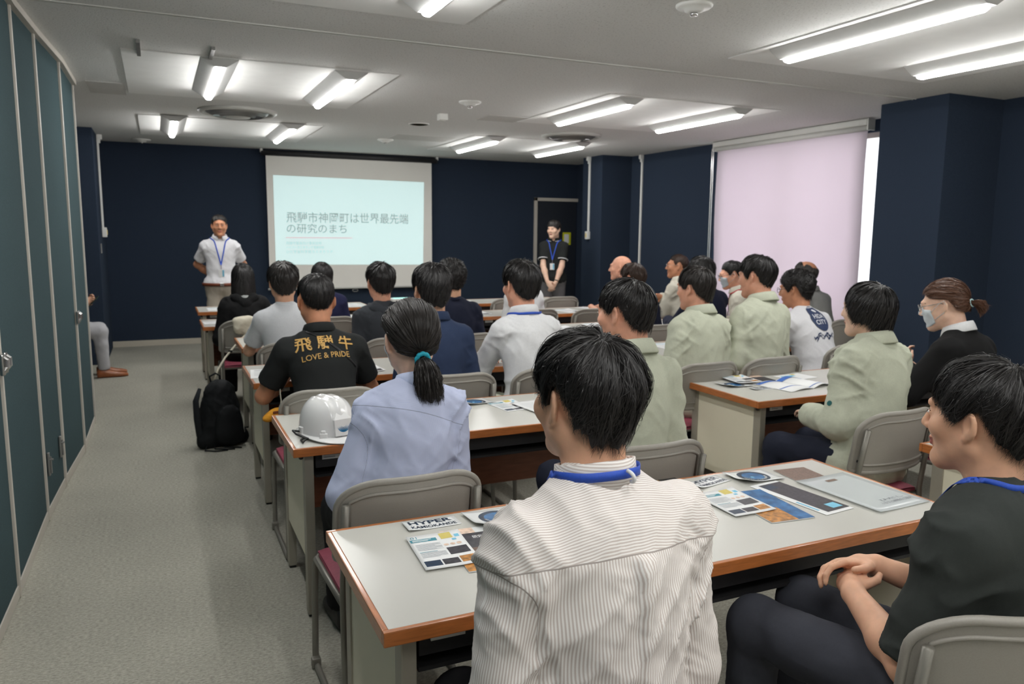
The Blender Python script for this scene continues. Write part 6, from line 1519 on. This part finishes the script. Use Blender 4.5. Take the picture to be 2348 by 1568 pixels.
MB().tube([(.03, 0, .02), (.045, .01, .06), (.05, .03, .10), (.06, .05, .14)], .003, 6).build('cord', M_CREAM, po, smooth=True); MB().box((0, -.02, .012), (.03, .006, .014), bev=.003).build('plush_face', mat('rust_stitch', srgb(120, 60, 30), .8, var=.2, vscale=90), po)
mt = thing('small_pouch', 'grey-green jacket bundle on the seat beside the white shirt man', 'jacket', (1.66, 3.92, .50))
G = [EL((0, 0, .06), (.09, .08, .06), None, 0), CN((-.06, -.06, .02), (-.16, -.1, -.08), .03, .02, .03), EL((.06, .02, .03), (.08, .08, .05), None, .04)]; V, Q = surface(G, .009, .003); V = V + vnormals(V, Q) * wrinkle(V, .010, 12)[:, None]; obj('cloth_bundle', to_mesh('cloth_bundle', V, Q, True), C_GREEN, mt); mt.name = 'folded_jacket'
MB().tube([(-.05, -.09, .08), (-.0, -.10, .09), (.05, -.09, .085)], .004, 6).build('zip', M_DARKMET, mt)
fb = thing('floor_bag', 'peach-handled bag under the bob-haired jacket wearer chair', 'bag', (2.93, 2.46, 0), .2)
G = [EL((0, 0, .15), (.14, .09, .15), None, 0), EL((.1, .02, .12), (.12, .09, .12), None, .05)]; V, Q = surface(G, .011, .003); V[:, 2] = np.maximum(V[:, 2], .003); V = V + vnormals(V, Q) * wrinkle(V, .006, 14)[:, None]; obj('bag_body', to_mesh('bag_body', V, Q, True), cloth('grey_bag', (84, 82, 80)), fb)
MB().tube([(-.09, -.05, .27), (-.085, -.06, .36), (-.03, -.06, .385), (.02, -.05, .35), (.03, -.04, .26)], .009, 8).build('bag_handle', mat('peach_leather', srgb(206, 150, 128), .6, var=.08, vscale=60), fb, smooth=True)
wb = thing('bottle_bag', 'black bag on the floor beneath the right-block second-row table', 'bag', (2.86, 3.12, 0), .1)
G = [EL((0, 0, .10), (.08, .16, .10), None, 0), EL((0, .08, .09), (.07, .1, .09), None, .04)]; V, Q = surface(G, .011, .003); V[:, 2] = np.maximum(V[:, 2], .003); obj('bag_body', to_mesh('bag_body', V, Q, True), M_BAG, wb); MB().tube([(0, -.08, .2), (0, -.03, .26), (0, .05, .26), (0, .1, .19)], .007, 6).build('bag_handle', M_BAG2, wb, smooth=True); wb.name = 'black_bag'

# ------------------------------------------------------------------ projector on its stand
ps = thing('projector_stand', 'small steel stand carrying the projector between the front tables', 'stand', (2.58, 8.75, 0))
MB().box((0, 0, .645), (.34, .34, .02), bev=.004).build('shelf', M_DIMWHITE, ps)
for sx_ in (-1, 1):
    for sy_ in (-1, 1): MB().tube([(sx_ * .14, sy_ * .14, .64), (sx_ * .16, sy_ * .16, 0)], .012, 8).build('leg', M_LEG, ps)
pj = thing('projector', 'white projector running between the front tables', 'projector', (2.58, 8.75, .6555))
MB().box((0, 0, .052), (.27, .22, .08), bev=.012).build('case', M_WHITEPL, pj)
q = MB(); q.lathe([(0, 0), (.028, 0), (.03, .012), (.022, .014), (.02, .006), (0, .006)], n=20); q.build('lens', M_BLACK, pj, loc=(.06, .111, .052), rot=(-PI / 2, 0, 0))
for k in range(5): MB().box((-.09 + .03 * k, -.1105, .05), (.016, .003, .04)).build('vent_slot', M_DARKMET, pj)
for sx_ in (-.1, .1): MB().box((sx_, -.07, .006), (.025, .025, .012), bev=.003).build('foot', M_BLACK, pj)
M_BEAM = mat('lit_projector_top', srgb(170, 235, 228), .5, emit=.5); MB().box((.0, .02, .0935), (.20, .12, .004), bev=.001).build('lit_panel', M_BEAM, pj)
yb = tag(MB().b2((-.05, -.03, 0), (.05, .03, .03), bev=.006).build('yellow_box', mat('yellow_box_card', srgb(232, 196, 60), .6, var=.05, vscale=40)), 'small yellow box beyond the light grey T-shirt man', 'box'); yb.location = (1.02, 8.5, TZ + .0005)
